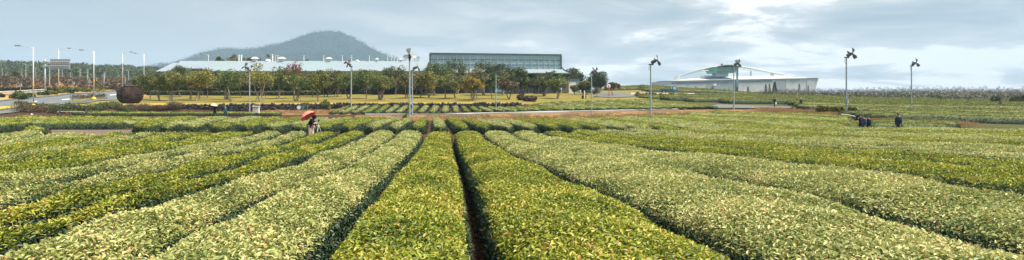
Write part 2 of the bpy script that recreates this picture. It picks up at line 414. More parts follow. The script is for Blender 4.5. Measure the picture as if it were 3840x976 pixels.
    # make the blade roughly perpendicular to nn
    ax2 = nrm(ax - nn*(ax*nn).sum(1,keepdims=True)*.72)
    leaves(mb, P, ax2, nn, L_, tt, .46, mi, fine=(d<11))
    nearm = (d<16)&isd&(zf<.8); kk = np.where(nearm)[0]; kk = kk[RNG.random(len(kk))<.03]
    if len(kk):
        A_=nrm(RNG.normal(size=(len(kk),3))*.6+np.array([0,0,.8])+nrmv[kk]*.4)
        leaves(mb,P[kk],A_,rdirs(len(kk)),RNG.uniform(.05,.16,len(kk)),RNG.uniform(0,.75,len(kk)),.05,3,fold=.01)
    kk = np.where((d<18)&~isd)[0]; kk = kk[RNG.random(len(kk))<.035]
    if len(kk):
        A_=nrm(RNG.normal(size=(len(kk),3))*.35+np.array([0,0,1.]))
        leaves(mb,P[kk],A_,rdirs(len(kk)),RNG.uniform(.03,.08,len(kk)),RNG.uniform(.5,1,len(kk)),.12,3,fold=.03)
    NLEAF += tot
    c0 = C[len(C)//2]
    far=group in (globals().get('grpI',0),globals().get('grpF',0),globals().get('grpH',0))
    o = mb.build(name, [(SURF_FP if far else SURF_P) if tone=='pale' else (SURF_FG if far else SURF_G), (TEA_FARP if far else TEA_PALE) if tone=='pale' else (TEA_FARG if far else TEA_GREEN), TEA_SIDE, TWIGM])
    # origin at the row's base
    org = np.array([C[0,0], C[0,1], G(*C[0])])
    o.data.transform(__import__('mathutils').Matrix.Translation(-__import__('mathutils').Vector(org))); o.location = org
    return tag(o, label, 'hedge', group)

ORD = ['first','second','third','fourth','fifth','sixth','seventh','eighth','ninth','tenth','eleventh','twelfth','thirteenth','fourteenth','fifteenth','sixteenth','seventeenth','eighteenth','nineteenth','twentieth']
def nth(i):
    if i <= 20: return ORD[i-1]
    tens = {2:'twenty',3:'thirty',4:'forty'}[i//10]
    return {20:'twentieth',30:'thirtieth',40:'fortieth'}[i] if i%10==0 else tens+'-'+ORD[i%10-1]

HH = .75
def U1(pts, h=HH): return [unp(u,v,h,2.5,56) for u,v in pts]
G0=[(1700,494),(1704,518),(1712,545),(1725,574),(1749,631),(1778,720),(1800,800),(1826,900),(1839,976)]
G1=[(1592,494),(1581,516),(1519,578),(1448,640),(1386,698),(1303,762),(1215,857),(1092,976)]
G2=[(1488,494),(1421,536),(1300,598),(1122,655),(998,693),(960,705),(817,778),(650,848),(563,901),(395,976)]
G3=[(1388,494),(1280,540),(1145,580),(1087,605),(960,640),(738,692),(563,738),(396,792),(299,820),(176,860),(0,921)]
G4=[(1286,494),(1220,516),(1131,543),(998,574),(910,602),(839,622),(700,655),(560,688),(400,726),(200,780),(0,832)]
G5=[(1172,494),(1100,521),(1034,538),(910,556),(839,571),(790,585),(689,609),(600,629),(420,672),(240,708),(0,762)]
G6=[(1075,494),(1047,505),(954,527),(883,543),(777,556),(700,567),(611,588),(487,612),(363,640),(221,662),(0,696)]
G7=[(968,494),(900,510),(800,527),(700,543),(584,558),(514,570),(398,590),(310,606),(177,624),(40,645),(0,650)]
G8=[(888,494),(764,503),(700,512),(620,525),(531,536),(376,553),(221,575),(133,592),(0,617)]
G9=[(764,494),(662,494),(576,503),(465,525),(310,549),(177,567),(88,580),(0,596)]
G10=[(662,494),(538,494),(465,505),(385,518),(243,541),(120,556),(0,574)]
G11=[(515,494),(470,494),(390,500),(345,511),(281,523),(180,538),(90,548),(0,558)]
G12=[(285,510),(230,513),(155,523),(80,536),(0,547)]
G13=[(212,494),(140,500),(80,510),(44,516),(0,524)]
G14=[(122,497),(66,498.5),(0,503)]
H1=[(1807,492),(1838,516),(1891,547),(1977,580),(2030,596),(2101,622),(2185,658),(2300,698),(2412,743),(2562,809),(2711,866),(2880,936),(2990,980)]
H2=[(1913,492),(1964,516),(2013,532),(2083,545),(2176,563),(2331,583),(2422,596),(2511,606),(2613,618),(2776,642),(2931,676),(3100,702),(3320,752),(3495,796),(3671,844),(3840,884)]
H3=[(2017,492),(2066,505),(2110,517),(2243,527),(2400,541),(2489,552),(2600,563),(2776,578),(2931,592),(3140,613),(3361,640),(3583,671),(3840,702)]
H4=[(2119,491),(2154,496),(2198,505),(2243,511),(2400,525),(2700,545),(3100,572),(3428,594),(3671,614),(3840,628)]
H5=[(2221,488),(2265,493),(2331,501),(2400,506),(2577,515),(2754,525),(2931,534),(3140,546),(3450,565),(3840,590)]
H6=[(2327,487),(2376,490),(2444,496),(2511,502),(2754,512),(3100,529),(3450,544),(3840,564)]
H7=[(2450,484),(2568,492),(2700,498),(2843,504),(3100,514),(3450,527),(3840,543)]
H8=[(2580,481),(2700,486),(2843,491),(3100,500),(3500,514),(3840,525)]
H9=[(2720,479),(2860,482),(3100,489),(3400,497),(3840,510)]
H10=[(2880,475),(3100,479),(3400,484),(3840,495)]
H11=[(3100,472),(3400,474.5),(3840,483)]
def W_(pts, ext=(.9,5)):
    return extend(catmull(np.array(U1(pts)), .5), *ext)
def B_(pts): return extend(catmull(np.array(U1(pts)), .5), 2.5, 8)
grp1 = 'tea hedge rows of the nearest block'
def pair(a, b, tone, label, **k):
    hedge(W_(a), B_(b), HH, tone, label, grp1, step=.3, taper=(1.0,.8), **{**dict(n=4.1, dome=.14, side_h=.58, gap=.24), **k})
pair(G0, G1, 'green', 'bright green tea row at the bottom middle, just left of the bare soil furrow', gap=.24, n=4.4)
pair(G0, H1, 'green', 'wide bright green tea row just right of the bare soil furrow in the foreground', gap=.24, n=4.4)
left = [('pale','G1','G2'),('pale','G2','G3'),('green','G3','G4'),('green','G4','G5'),('pale','G5','G6'),('pale','G6','G7'),('green','G7','G8'),('green','G8','G9'),('pale','G9','G10'),('green','G10','G11')]
for i,(tn,a,b) in enumerate(left):
    pair(globals()[a], globals()[b], tn, f'{"pale cream" if tn=="pale" else "deep green"} tea row, {nth(i+2)} to the left of the bare soil furrow', gap=.24 if i<2 else .42, side_h=.58 if i<2 else .74, n=4.1 if i<2 else 3.6)
hedge(W_(G12,(.3,4)), B_(G11[4:]), HH, 'green', 'short green tea row ending at the left dirt patch, nearest the camera of three', grp1, step=.3, taper=(.7,.7))
hedge(W_(G13,(.3,4)), B_(G12), HH, 'pale', 'short pale tea row ending at the left dirt patch, middle one of three', grp1, step=.3, taper=(.7,.7))
hedge(catmull(np.array([XY(128,43),XY(70,40.5),XY(0,37),XY(-120,32.5),(-25.5,27.5)]),.5), B_(G13[1:]), HH, 'pale', 'short tea row beside the round clipped tea bush, farthest of three at the left edge', grp1, step=.3, taper=(.7,.7))
right = [('pale','H1','H2'),('pale','H2','H3'),('green','H3','H4'),('green','H4','H5'),('pale','H5','H6'),('pale','H6','H7'),('green','H7','H8'),('pale','H8','H9'),('green','H9','H10'),('pale','H10','H11')]
for i,(tn,a,b) in enumerate(right):
    pair(globals()[a], globals()[b], tn, f'{"pale cream" if tn=="pale" else "deep green"} tea row, {nth(i+2)} to the right of the bare soil furrow', gap=.24 if i<2 else .44, side_h=.58 if i<2 else .74, n=4.1 if i<2 else 3.6)
# the round clipped bush
a = np.array([XY(92,45.6), XY(150,45.9), XY(212,45.6)]); b = np.array([XY(92,43.4), XY(150,43.1), XY(212,43.4)])
hedge(catmull(a,.4), catmull(b,.4), .85, 'green', 'round clipped tea bush beside the bare dirt patch at left', None, gap=.1, taper=(.9,.9), step=.25, name='clipped_bush')

# second block ------------------------------------------------------------
H2H = .80
def U2(pts, lean=0):
    out = [np.array(XY(pts[0][0], 47.8))]
    for (u,v) in pts[1:]:
        p = unp(u,v,H2H,52,88); out.append(p)
    return out
S2 = [ [(480,476),(500,456),(620,441),(664,435)], [(575,476),(629,459),(700,445),(760,437)], [(673,485),(689,476),(777,459),(848,445),(900,437)],
 [(770,487),(790,474),(866,459),(932,448),(1000,439)], [(886,485),(905,474),(967,459),(1043,446),(1110,437)], [(972,487),(998,474),(1078,456),(1142,441)],
 [(1078,485),(1096,472),(1176,454),(1230,446),(1282,439)], [(1168,485),(1186,470),(1260,451),(1350,437)], [(1262,476),(1277,463),(1333,448),(1413,436)], [(1353,476),(1362,463),(1413,450),(1459,441)],
 [(1441,476),(1458,461),(1505,444)], [(1525,476),(1548,452),(1559,443)], [(1610,476),(1614,441)], [(1691,468),(1680,452),(1663,441)],
 [(1777,470),(1749,454),(1716,443)], [(1864,468),(1806,456),(1767,445)], [(1950,468),(1880,454),(1818,445)], [(2043,468),(1977,454),(1920,445)],
 [(2125,468),(2039,454),(1968,444)], [(2220,468),(2110,454),(2013,443)], [(2305,468),(2176,454),(2066,443)], [(2389,468),(2243,454),(2119,442)],
 [(2480,470),(2310,453),(2180,441)], [(2580,472),(2400,452),(2240,439)], [(2700,474),(2500,453),(2300,437)], [(2860,475),(2600,451),(2360,435)],
 [(3050,475),(2750,451),(2420,432)], [(3150,468),(2850,447),(2480,429)], [(3170,455),(2900,438),(2560,424)], [(3170,440),(2950,427),(2650,418)], [(3165,428),(3000,420),(2740,413)] ]
C2 = []
for k,q in enumerate(S2):
    pts = U2(q) if q[0][0] < 2700 else [unp(u,v,H2H,50,100) for u,v in q]
    C2.append(catmull(np.array(pts), 1.0))
tones = ['pale' if c=='p' else 'green' for c in 'gppggppggppgpgg'+'ppgggppgppgpgpg']
grp2 = 'tea hedge rows of the middle block'
for i in range(len(C2)-1):
    A = C2[i][::-1]; B = C2[i+1][::-1]
    t = tones[i]
    hedge(A, extend(B,2,2), H2H, t, f'{"pale" if t=="pale" else "green"} tea row, {nth(i+1)} from the left in the middle block before the kerb', grp2,
          step=.5, taper=(1.1,1.3), gap=.5, n=3.2, side_h=.66)
# rows lying across the view at the left of the middle block
rows = [(55,57.6,165,478)]
lab = ['dark faced tea hedge behind the bare dirt patch at left']
hedge(catmull(np.array([XY(487,57.8),XY(330,57.6),XY(166,57.3)]),1), catmull(np.array([XY(492,55),XY(330,54.6),XY(160,53.6)]),1), .82, 'green', lab[0], grp2, gap=.1, taper=(.6,.6))
hedge(catmull(np.array([XY(150,55.8),XY(-20,54.6),XY(-250,52.8)]),1), catmull(np.array([XY(92,50.6),XY(0,50.2),XY(-250,49)]),1), .84, 'green', 'green tea hedge behind the round clipped bush at the left edge', grp2, gap=.1, taper=(.8,.6))
edges = [58.0, 61.5, 65, 68.5, 72.0, 75.5, 79]
names = ['front','second','third','fourth','fifth','rearmost']
for k in range(6):
    d0,d1 = edges[k], edges[k+1]; ue = [570,600,620,640,655,668][k]; ul=[-300,-300,-300,-260,-120,60][k]
    a = np.array([XY(ue,d1),XY(300,d1),XY(ul,d1-1.5)]); b = np.array([XY(ue-20,d0),XY(300,d0),XY(ul,d0-1.5)])
    hedge(catmull(a,1.5), catmull(b,1.5), .60, 'pale' if k%3==0 else 'green', f'{names[k]} of the level tea hedges running across in front of the wooden rail', grp2, gap=.2, taper=(.8,.8), step=.8)
hedge(catmull(np.array([XY(1060,92.2),XY(700,92),XY(260,90)]),1.5), catmull(np.array([XY(1060,90.8),XY(700,90.6),XY(260,88.6)]),1.5), .62, 'green', 'long low tea hedge along the foot of the dark stone wall', None, gap=.1, taper=(.6,.6), step=.8)

# third block (short rows beyond the kerb) ----------------------------------
H3H = .52
fr = [1225,1262,1305,1347,1390,1432,1472,1513,1556,1599,1645,1690,1733,1776,1820,1865,1911,1956,2000,2044,2087,2131,2172,2214,2253,2295,2337,2380,2421,2464,2505,2548,2590,2632,2672,2700]
bk = [[1290],[1318],[1357],[1396],[1435],[1471],[1507],[1543],[1580],[1616],[1654],[1690],[1725],[1752],[1785],[1818],[1852],[1888],[1925],
      [(1962,399)],[(1998,397)],[(2040,395),(1985,386)],[(2072,395),(2005,384)],[(2105,395),(2030,382)],[(2140,395),(2056,380)],[(2178,394),(2085,378)],[(2225,394),(2120,378)],[(2268,394),(2155,377)],[(2308,394),(2190,376)],[(2350,394),(2225,375)],[(2390,394),(2262,374)],[(2425,393),(2300,374)],[(2462,393),(2330,373)],[(2500,392),(2365,372)],[(2550,391),(2400,371)],[(2600,389),(2440,370)]]
C3=[]
for k,(u,b) in enumerate(zip(fr,bk)):
    d0 = 97.5 if u>1300 else 97.5
    P0 = np.array(XY(u,d0))
    if not isinstance(b[0], tuple): pts = [P0, np.array(XY((u+b[0])/2+ (2 if u<1700 else -2),104)), np.array(XY(b[0],111.3))]
    else: pts = [P0]+[unp(uu,vv,H3H,100,165) for uu,vv in b]
    C3.append(catmull(np.array(pts),1.5))
grp3='short tea hedge rows beyond the kerb'
t3 = 'gppggppgppppggpppgpggppgppggppggppgppg'
for i in range(len(C3)-1):
    t = 'pale' if t3[i]=='p' else 'green'
    hedge(C3[i][::-1], extend(C3[i+1][::-1],3,1), H3H, t, f'{"pale" if t=="pale" else "green"} short tea row, {nth(i+1)} from the left in the block beyond the kerb', grp3,
          step=.9, taper=(.8,.9), gap=.55, cover=1.0, n=3.6)

# right far fields ----------------------------------------------------------
def level(us, ds, de, hh, tone, label, group, **k):
    a = [XY(u,d) for u,d in zip(us,de)][::-1]; b=[XY(u,d) for u,d in zip(us,ds)][::-1]
    return hedge(catmull(np.array(a),2), catmull(np.array(b),2), hh, tone, label, group, **k)
grpI='tea hedges of the island patch'
level([3110,3360,3560],[55.2,55.2,55.6],[58.5,58.5,58.6],.78,'green','tea hedge right behind the standing visitors, nearest of the island patch',grpI,gap=.15,taper=(.8,.8),step=.7)
level([3085,3360,3600],[58.6,58.6,58.8],[62,62,62],.78,'pale','middle tea hedge of the island patch beside the standing visitors',grpI,gap=.15,taper=(.8,.8),step=.7)
level([3060,3360,3590],[62.2,62.2,62.2],[66,66,65],.74,'green','rear tea hedge of the island patch, against the orange dry grass',grpI,gap=.15,taper=(.8,.8),step=.7)
grpF='tea hedges of the far right field'
# boundaries of the far field: left end follows the paved path, rows lie across the view
k=0
fd = [73.5,77.5,81.5,86,90.5,95.5,101]
for i in range(6):
    lu = [3230,3180,3130,3090,3080,3070][i]
    if i>=3: lu=[3225,3100,2960][i-3]
    level([lu,3400,3650,4100],[fd[i]+.5,fd[i],fd[i]-1,fd[i]-3],[fd[i+1]+.5,fd[i+1],fd[i+1]-1,fd[i+1]-3],.85,'pale' if i%2 else 'green',
          f'{nth(i+1)} long tea hedge of the far right field, counting away from the dry grass', grpF, gap=.6 if i else .1, taper=(.8,.6), step=1.0)
fd = [104,110,116]
for i in range(2):
    level([2955-20*i,3200,3500,4100],[fd[i]+i]+[fd[i]]*3,[fd[i+1]]*4,.85,'green' if i else 'pale',
      ['tea hedge with a dark face behind the blond visitor', 'next tea hedge beyond the one behind the blond visitor'][i], grpF, gap=.25, taper=(.8,.6), step=1.2)
fd = [118,124.5,131,138,146,155,165,176,188,201,215]
for i in range(10):
    lu = [2690,2560,2470,2470,2500,2600,2720,2800,2860,2900][i]
    level([lu,2900,3300,3700,4150],[fd[i]+2,fd[i],fd[i]-1,fd[i]-3,fd[i]-4],[fd[i+1]+2,fd[i+1],fd[i+1]-1,fd[i+1]-3,fd[i+1]-4],.85,'pale' if i%2 else 'green',
      f'{nth(i+1)} tea hedge beyond the paved path, counting from its dark front face toward the treeline', grpF, gap=.8, taper=(.9,.6), step=1.6)
grpH='tea hedges on the slope behind the blue truck'
fd = [196,204,212,221,231,242]
for i in range(5):
    level([2395,2550,2700,2850],[fd[i]]*4,[fd[i+1]]*4,.8,'green' if i%2 else 'pale', f'{nth(i+1)} tea hedge on the slope behind the blue truck, counting uphill', grpH, gap=.3, taper=(.9,.9), step=1.8)
fd = [141,148,155]
for i in range(2):
    level([2380,2450,2540],[fd[i]]*3,[fd[i+1]]*3,.5,'green' if i%2 else 'pale', ['tea hedge at the foot of the dark retaining bank below the truck','tea hedge tucked right under the dark retaining bank below the truck'][i], grpH, gap=.3, taper=(.9,.9), step=1.6)
for i in range(3):
    level([2262,2330,2400],[[204,212,221][i]]*3,[[212,221,236][i]]*3,.75,'green' if i%2 else 'pale', ['nearest','middle','uppermost'][i]+' tea hedge on the slope behind the brown umbrella-shaped tree', grpH, gap=.3, taper=(.9,.9), step=1.8)

# ------------------------------------------------------------------ ground sheet
dk = [-60,-40,-20,-8,0,3,6,9,12,15,18,21,24,27,30,33,36,39,41,43,46,49,51,54,58,62,66,70,74,78,81,84,86,88,90,91,92,94,95,97,99,101,104,107,106,108,109.5,111,112.0,112.8,113.4,115,118,121,125,130,135,140,145,150,156,163,170,179,188,197,206,215,225,235,245,260,280,300,340,380,420,470,530,590,650,700,760,850,1000,1100,1400,2000,3500]
dk = np.array(dk, float); nt_ = 340
t = np.linspace(-1,1,nt_)
X = t[None,:]*(np.abs(dk)[:,None]*1.15+20); Y = np.repeat(dk[:,None], nt_, 1)
Zg = ground(X,Y)
I = np.arange(X.size).reshape(X.shape)
Fq = np.stack([I[:-1,:-1],I[:-1,1:],I[1:,1:],I[1:,:-1]],-1).reshape(-1,4)
cx = X.ravel()[Fq].mean(1); cy = Y.ravel()[Fq].mean(1); uu = CX+F*cx/np.maximum(cy,1)
mi = np.full(len(Fq),0)
wl = np.interp(uu,[-500,240,360,480,735,1900,2000,2300,2420],[88,93.5,101,112.9,113,113,118,124,130])
mi[(cy>wl)&(uu>60)&(uu<2420)&(cy<205)] = 1
mi[(cy>86)&(cy<98)&(uu>1330)&(uu<3100)] = 2
mi[(cy>97)&(cy<=wl)&(uu<1330)&(uu>900)] = 2
mi[(cy>wl)&(cy<wl+5)&(uu>300)&(uu<1950)] = 5
mi[(cy>150)&(uu<560)] = 3
mi[(cy>205)] = 3
mi[(cy>98)&(uu>2420)] = 4
mi[(cy>205)&(uu>2100)] = 4
mi[(cy>97)&(cy<150)&(uu<100)] = 3
mi[(cy>66)&(cy<73)&(uu>3000)] = 2
mi[(cy>50)&(cy<73)&(uu>3600)] = 4
gb = MB(); gb.add(np.stack([X.ravel(),Y.ravel(),Zg.ravel()],1), Fq, mi)
tag(gb.build('ground', [SOIL,LAWN,VERGE,SCRUBG,FIELDG,TANG], smooth=True), kind='structure')

def drape(name, near, far, m, off=.05, n=60, dmin=70, dmax=230, m2=8, kind='structure', h=0.0, label=None, cat=None, skirt=0.0):
    """a strip on the ground between two photo-traced edges"""
    def line(p): 
        q = np.array([unp(u,v,0,dmin,dmax) for u,v in p]); 
        return q
    A = line(near) if not isinstance(near, np.ndarray) else near
    B = line(far) if not isinstance(far, np.ndarray) else far
    def rs(P):
        s_ = np.concatenate([[0],np.cumsum(np.linalg.norm(np.diff(P,axis=0),axis=1))]); tt=np.linspace(0,s_[-1],n)
        return np.stack([np.interp(tt,s_,P[:,0]),np.interp(tt,s_,P[:,1])],1)
    A=rs(A); B=rs(B); k=np.linspace(0,1,m2)[None,:,None]
    Q=A[:,None]*(1-k)+B[:,None]*k
    z=ground(Q[...,0],Q[...,1])+off
    V=np.concatenate([Q,z[...,None]],-1).reshape(-1,3); I=np.arange(n*m2).reshape(n,m2)
    Fq=np.stack([I[:-1,:-1],I[1:,:-1],I[1:,1:],I[:-1,1:]],-1).reshape(-1,4)
    mb=MB().add(V,Fq,0)
    if skirt:
        ring=list(I[:,0])+list(I[-1,1:])+list(I[::-1,-1][1:])+list(I[0,::-1][1:-1])
        R=V[ring]; R2=R.copy(); R2[:,2]-=skirt; m_=len(ring)
        mb.add(np.concatenate([R,R2]), [(i,(i+1)%m_,m_+(i+1)%m_,m_+i) for i in range(m_)],0)
    o=mb.build(name,m)
    if label: return tag(o,label,cat,kind=kind)
    return tag(o,kind=kind)
# the road at the left
drape('road', [(-420,470),(-150,446),(0,430),(122,416),(226,395),(320,388),(446,376),(520,371)], [(-420,392),(-150,388),(0,384),(90,374),(214,363),(305,354),(391,346),(446,343),(520,341)], ASPH, .12, 70, 60, 230, 12)
drape('path', [(1369,433),(1500,432.5),(1740,431.5),(1905,426.5),(2137,421.5),(2240,420),(2400,414.5),(2526,412.5),(2648,407)], [(1369,430.8),(1500,430.3),(1740,428.8),(1905,424.2),(2137,419.2),(2240,417.8),(2400,412.4),(2526,409.5),(2648,402)], KERBW, .16, 90, 88, 120, 4, skirt=.2)
drape('path', [(2640,408),(2760,408),(2900,411),(2975,407)], [(2690,394),(2760,396),(2900,402),(2975,403)], ASPH2, .14, 30, 94, 135, 8)
drape('road', [(2225,363),(2290,368),(2350,366),(2385,364)], [(2235,349),(2290,348),(2330,348),(2352,352)], ASPH2, .12, 20, 130, 200, 6)
drape('track', [(2366,357),(2450,356.5),(2560,357),(2680,358)],[(2366,350),(2450,349.5),(2560,350.5),(2680,352.5)], mat('gravel_track',(.36,.31,.26),.95,noise=(1,(.28,.22,.18))), .12, 30, 160, 200, 6)
drape('dirt_patch', [(200,520),(330,517),(420,508),(560,500)], [(190,486),(290,483),(380,482),(490,484)], mat('grey_dirt',(.08,.055,.05),.95,noise=(.9,(.15,.11,.10),(.06,.035,.03)),bump=(4,.9,.1)), .05, 30, 44.5, 54, 14)
for (u0,v0,u1,v1) in [(232,377.5,262,374.5),(412,359,443,356),(120,385,140,383),(-60,402,-20,398)]:
    drape('lane_marking',[(u0,v0+.7),(u1,v1+.7)],[(u0,v0-1.3),(u1,v1-1.3)],PAINTW,.128,10,70,230,3)
# kerbed islands and verge
def island(near, far, nm, top=YGRASS):
    drape('kerb', near, far, KERB, .30, 40, 70, 230, 4, skirt=.4)
    drape('grass_verge', [(u+3,v-2.0) for u,v in near][:], [(u+2,v+.6) for u,v in far], top, .34, 40, 70, 230, 4)
island([(-200,440),(0,419),(76,409.5)],[(-200,424),(0,408),(70,402)],'a')
island([(103,405),(160,400),(223,393)],[(112,402),(165,396),(218,390.5)],'b')
island([(244,391),(300,388),(404,372.5)],[(262,385),(320,376),(402,369.5)],'c',LAWN)
RVERGE = mat('reddish_verge',(.26,.10,.055),.95,noise=(.8,(.34,.22,.10),(.45,.36,.08)))
island([(-200,401),(0,384.5),(90,374.5),(214,364),(305,355),(391,347),(446,343.5)],[(-200,378),(0,370),(90,362),(214,352),(305,345),(391,338),(446,335)],'d',RVERGE)

print('hedge leaves', NLEAF)
exec_parts = []

# litter in the soil furrows
def litter(line, n, w_, seed):
    rg=np.random.default_rng(seed); P=np.array(U1(line)); P=extend(catmull(P,.5),0,3); s_=np.concatenate([[0],np.cumsum(np.linalg.norm(np.diff(P,axis=0),axis=1))])
    t_=s_[-1]*rg.random(n); x=np.interp(t_,s_,P[:,0])+rg.normal(0,w_,n); y=np.interp(t_,s_,P[:,1]); z=ground(x,y)+.012+rg.random(n)*.03
    A=rg.normal(size=(n,3)); A[:,2]*=.2; Nn=rg.normal(size=(n,3))*.35+np.array([0,0,1]); m=MB(); leaves(m,np.stack([x,y,z],1),nrm(A),nrm(Nn),rg.uniform(.02,.07,n),rg.uniform(0,1,n),.5)
    tag(m.build('leaf_litter',LITTER),kind='stuff')
    m=MB()
    for k in range(n//6):
        i=rg.integers(n); r=rg.uniform(.012,.045); m.box((x[i]+rg.normal(0,w_*.6),y[i],ground(x[i:i+1],y[i:i+1])[0]+r*.3),(r*2,r*1.6,r),rz=rg.uniform(0,3),rx=rg.uniform(-.4,.4),taper=.6)
    tag(m.build('soil_clods',SOIL),kind='stuff')
LITTER=leafmat('fallen_leaves',[(0,(.035,.018,.012)),(.5,(.11,.055,.03)),(.85,(.25,.15,.07)),(1,(.10,.12,.02))],.8,.1,.05)
litter(G0,2600,.17,61); litter(G1,900,.16,62); litter(H1,900,.16,63)
# ------------------------------------------------------------------ fan poles over the tea field
def copy_tree(o, parent=None):
    c = o.copy(); COL.objects.link(c); c.parent = parent
    for ch in [k for k in CH.get(o.name, [])]:
        d = copy_tree(bpy.data.objects[ch], c)
    return c
CH = {}
def reg(root):
    """remember the children of a prototype before it is copied"""
    for o in list(bpy.data.objects):
        if o.parent == root:
            CH.setdefault(root.name, []).append(o.name); reg(o)
def make_fan():
    r = empty('fan_pole', (0,0,0), 'x', 'fan pole', 'frost fan poles standing in the tea field')
    m = MB(); m.tube([(0,0,-1.2),(0,0,3.5),(0,0,7.5)], [.105,.10,.085], 12)
    for z in (1.2,2.6,4.2,5.6): m.lathe([(.0,0),(.125,0),(.125,.06),(0,.06)], (0,0,z), 12)
    m.build('pole', GALV, r, smooth=False)
    m = MB(); m.box((.06,0,7.55),(.62,.22,.16)); m.box((.30,0,7.66),(.16,.16,.22),ry=.5); m.tube([(0,0,7.4),(-.22,0,7.35),(-.24,0,6.9),(-.09,0,6.75)],.022,6); m.build('bracket', DARKM, r)
    mo = MB(); mo.lathe([(0,-.42),(.14,-.42),(.20,-.34),(.20,.20),(.13,.30),(.13,.36),(0,.36)], n=16, axis='x'); 
    for k in range(5): mo.lathe([(.205,-.02),(.225,-.02),(.225,.02),(.205,.02)], (-.28+k*.1,0,0), 16, axis='x')
    q = mo.build('motor', DARKM, r, smooth=False); q.location=(.48,0,7.95); q.rotation_euler=(0,-.42,0)
    hb = MB(); hb.lathe([(0,-.05),(.10,-.05),(.10,.10),(.05,.17),(0,.18)], n=12, axis='x'); hub = hb.build('hub', DARKM, q); hub.location=(.42,0,0)
    for k in range(3):
        b = MB(); n=9; V=[]; 
        for i in range(n):
            t_=i/(n-1); rr=.08+t_*.74; wd=(.07+.22*sin(min(1,t_*1.25)*pi*.55)**1.3)*(1 if t_<.93 else .8); tw=.55-.35*t_
            for sgn in (-1,1):
                for th in (-.012,.012):
                    V.append((sgn*wd*sin(tw)+th, sgn*wd*cos(tw), rr))
        Fb=[]
        for i in range(n-1):
            a=i*4; c=a+4
            Fb += [(a,a+2,c+2,c),(a+1,c+1,c+3,a+3),(a,c,c+1,a+1),(a+2,a+3,c+3,c+2)]
        Fb += [(0,1,3,2),((n-1)*4,(n-1)*4+2,(n-1)*4+3,(n-1)*4+1)]
        b.add(V,Fb); bo=b.build('blade', BLADE, q); bo.location=(.46,0,0); bo.rotation_euler=(2*pi*k/3+.0,0,0)
    for z in (4.9,6.1): s_ = MB(); s_.tube([(0,-.30,z),(0,.30,z)],.014,6); s_.build('step_rung', DARKM, r)
    return r
fan0 = make_fan(); reg(fan0)
# u of pole, v of pole head, d, heading of the fan axis, rotor angle, box, label
FANS = [(936,262,105.5,pi*.96,.2,0,'grey fan pole beside the white meter cabinet in front of the stone wall'),
 (1317,248,110,pi*.85,.5,0,'grey fan pole at the foot of the lawn wall, right of the dark leafy bush'),
 (1536,222,82.5,-pi/2+.15,.0,0,'tall grey fan pole whose three blades face the viewer'),
 (1546,262,90.5,.3,.6,1,'shorter grey fan pole directly behind the three-bladed one facing the viewer'),
 (1860,276,111.8,.35,.4,0,'grey fan pole with a pale rotor standing before the end of the stone wall'),
 (2218,274,88.5,.5,.9,0,'grey fan pole left of the orange-red mirror post'),
 (2440,240,80,.16,.5,0,'grey fan pole between the blue truck and the white mirror'),
 (2752,246,97,.25,.75,0,'grey fan pole in front of the white arena beside the paved path'),
 (3174,214,90,.2,.5,1,'tall grey fan pole among the clipped round shrubs'),
 (3418,246,110,.15,.4,0,'thin grey fan pole in the far right field')]
for i,(u,v,d,rz,ra,bx,lb) in enumerate(FANS):
    o = fan0 if i==0 else copy_tree(fan0)
    x,y = XY(u,d); gz = G(x,y); H = Z(v,d)-gz; k = H/7.63
    o.location=(x,y,gz); o.scale=(1,1,1); o.rotation_euler=(0,0,rz); o['label']=lb
    o.scale=(k,k,k)
    for c in o.children:
        if c.name.startswith('motor'):
            c.rotation_euler=(0,-.42,0)
            for b in c.children:
                if b.name.startswith('blade'): b.rotation_euler[0]+=ra
    if bx:
        m=MB(); m.box((0,-.22,1.75),(.26,.22,.5)); m.box((0,-.22,2.03),(.32,.28,.05)); m.build('switch_box', GALV, o)
    if i==8:
        m=MB(); m.lathe([(0,0),(.26,0),(.24,.12),(.12,.3),(.11,.34),(0,.34)],n=12); m.build('base_plate', GALV, o)

# ------------------------------------------------------------------ street lamps by the road
def make_lamp():
    r = empty('street_lamp',(0,0,0),'x','street lamp','street lamps along the road at left')
    m=MB(); m.tube([(0,0,-.3),(0,0,4),(0,0,9)],[.10,.085,.06],12); m.build('pole',LAMPM,r,smooth=True)
    m=MB(); m.tube([(0,0,8.75),(-.5,0,8.93),(-1.3,0,9.12),(-2.0,0,9.18)],[.045,.04,.035,.03],8); m.build('arm',LAMPM,r,smooth=True)
    m=MB(); m.tube([(-1.9,0,9.18),(-2.1,0,9.2),(-2.7,0,9.22),(-2.85,0,9.2)],[.04,.075,.08,.04],8); h=m.build('lamp_head',DARKM,r); h.scale=(1,1,1)
    m=MB(); m.lathe([(.0,0),(.12,0),(.12,.42),(0,.42)],(0,0,3.1),12); m.build('reflective_band',mat('orange_band',(.75,.30,.03),.6),r)
    m=MB(); m.lathe([(.0,-.1),(.42,-.1),(.36,.22),(.16,.34),(0,.34)],n=10); m.build('base_cover',mat('yellow_cover',(.68,.42,.02),.7,noise=(6,(.6,.5,.05))),r)
    return r
lamp0 = make_lamp(); reg(lamp0)
LAMPS=[(125,177,400,0,'pale street lamp with a yellow base nearest the camera, on the kerbed island'),
 (220,185,337,pi,'pale street lamp overlapping the back of the road sign'),
 (352,192,373,0,'pale street lamp on the grass verge island left of the wicker teapot'),
 (460,199,317,pi,'pale street lamp rising just above the wicker teapot'),
 (540,203,325,0,'pale street lamp rising from the trees right of the wicker teapot'),
 (-52,174,402,0,'pale street lamp mostly cut off at the left border'),
 (782,206,0,.25,'small pale street lamp above the left end of the long metal roof'),]
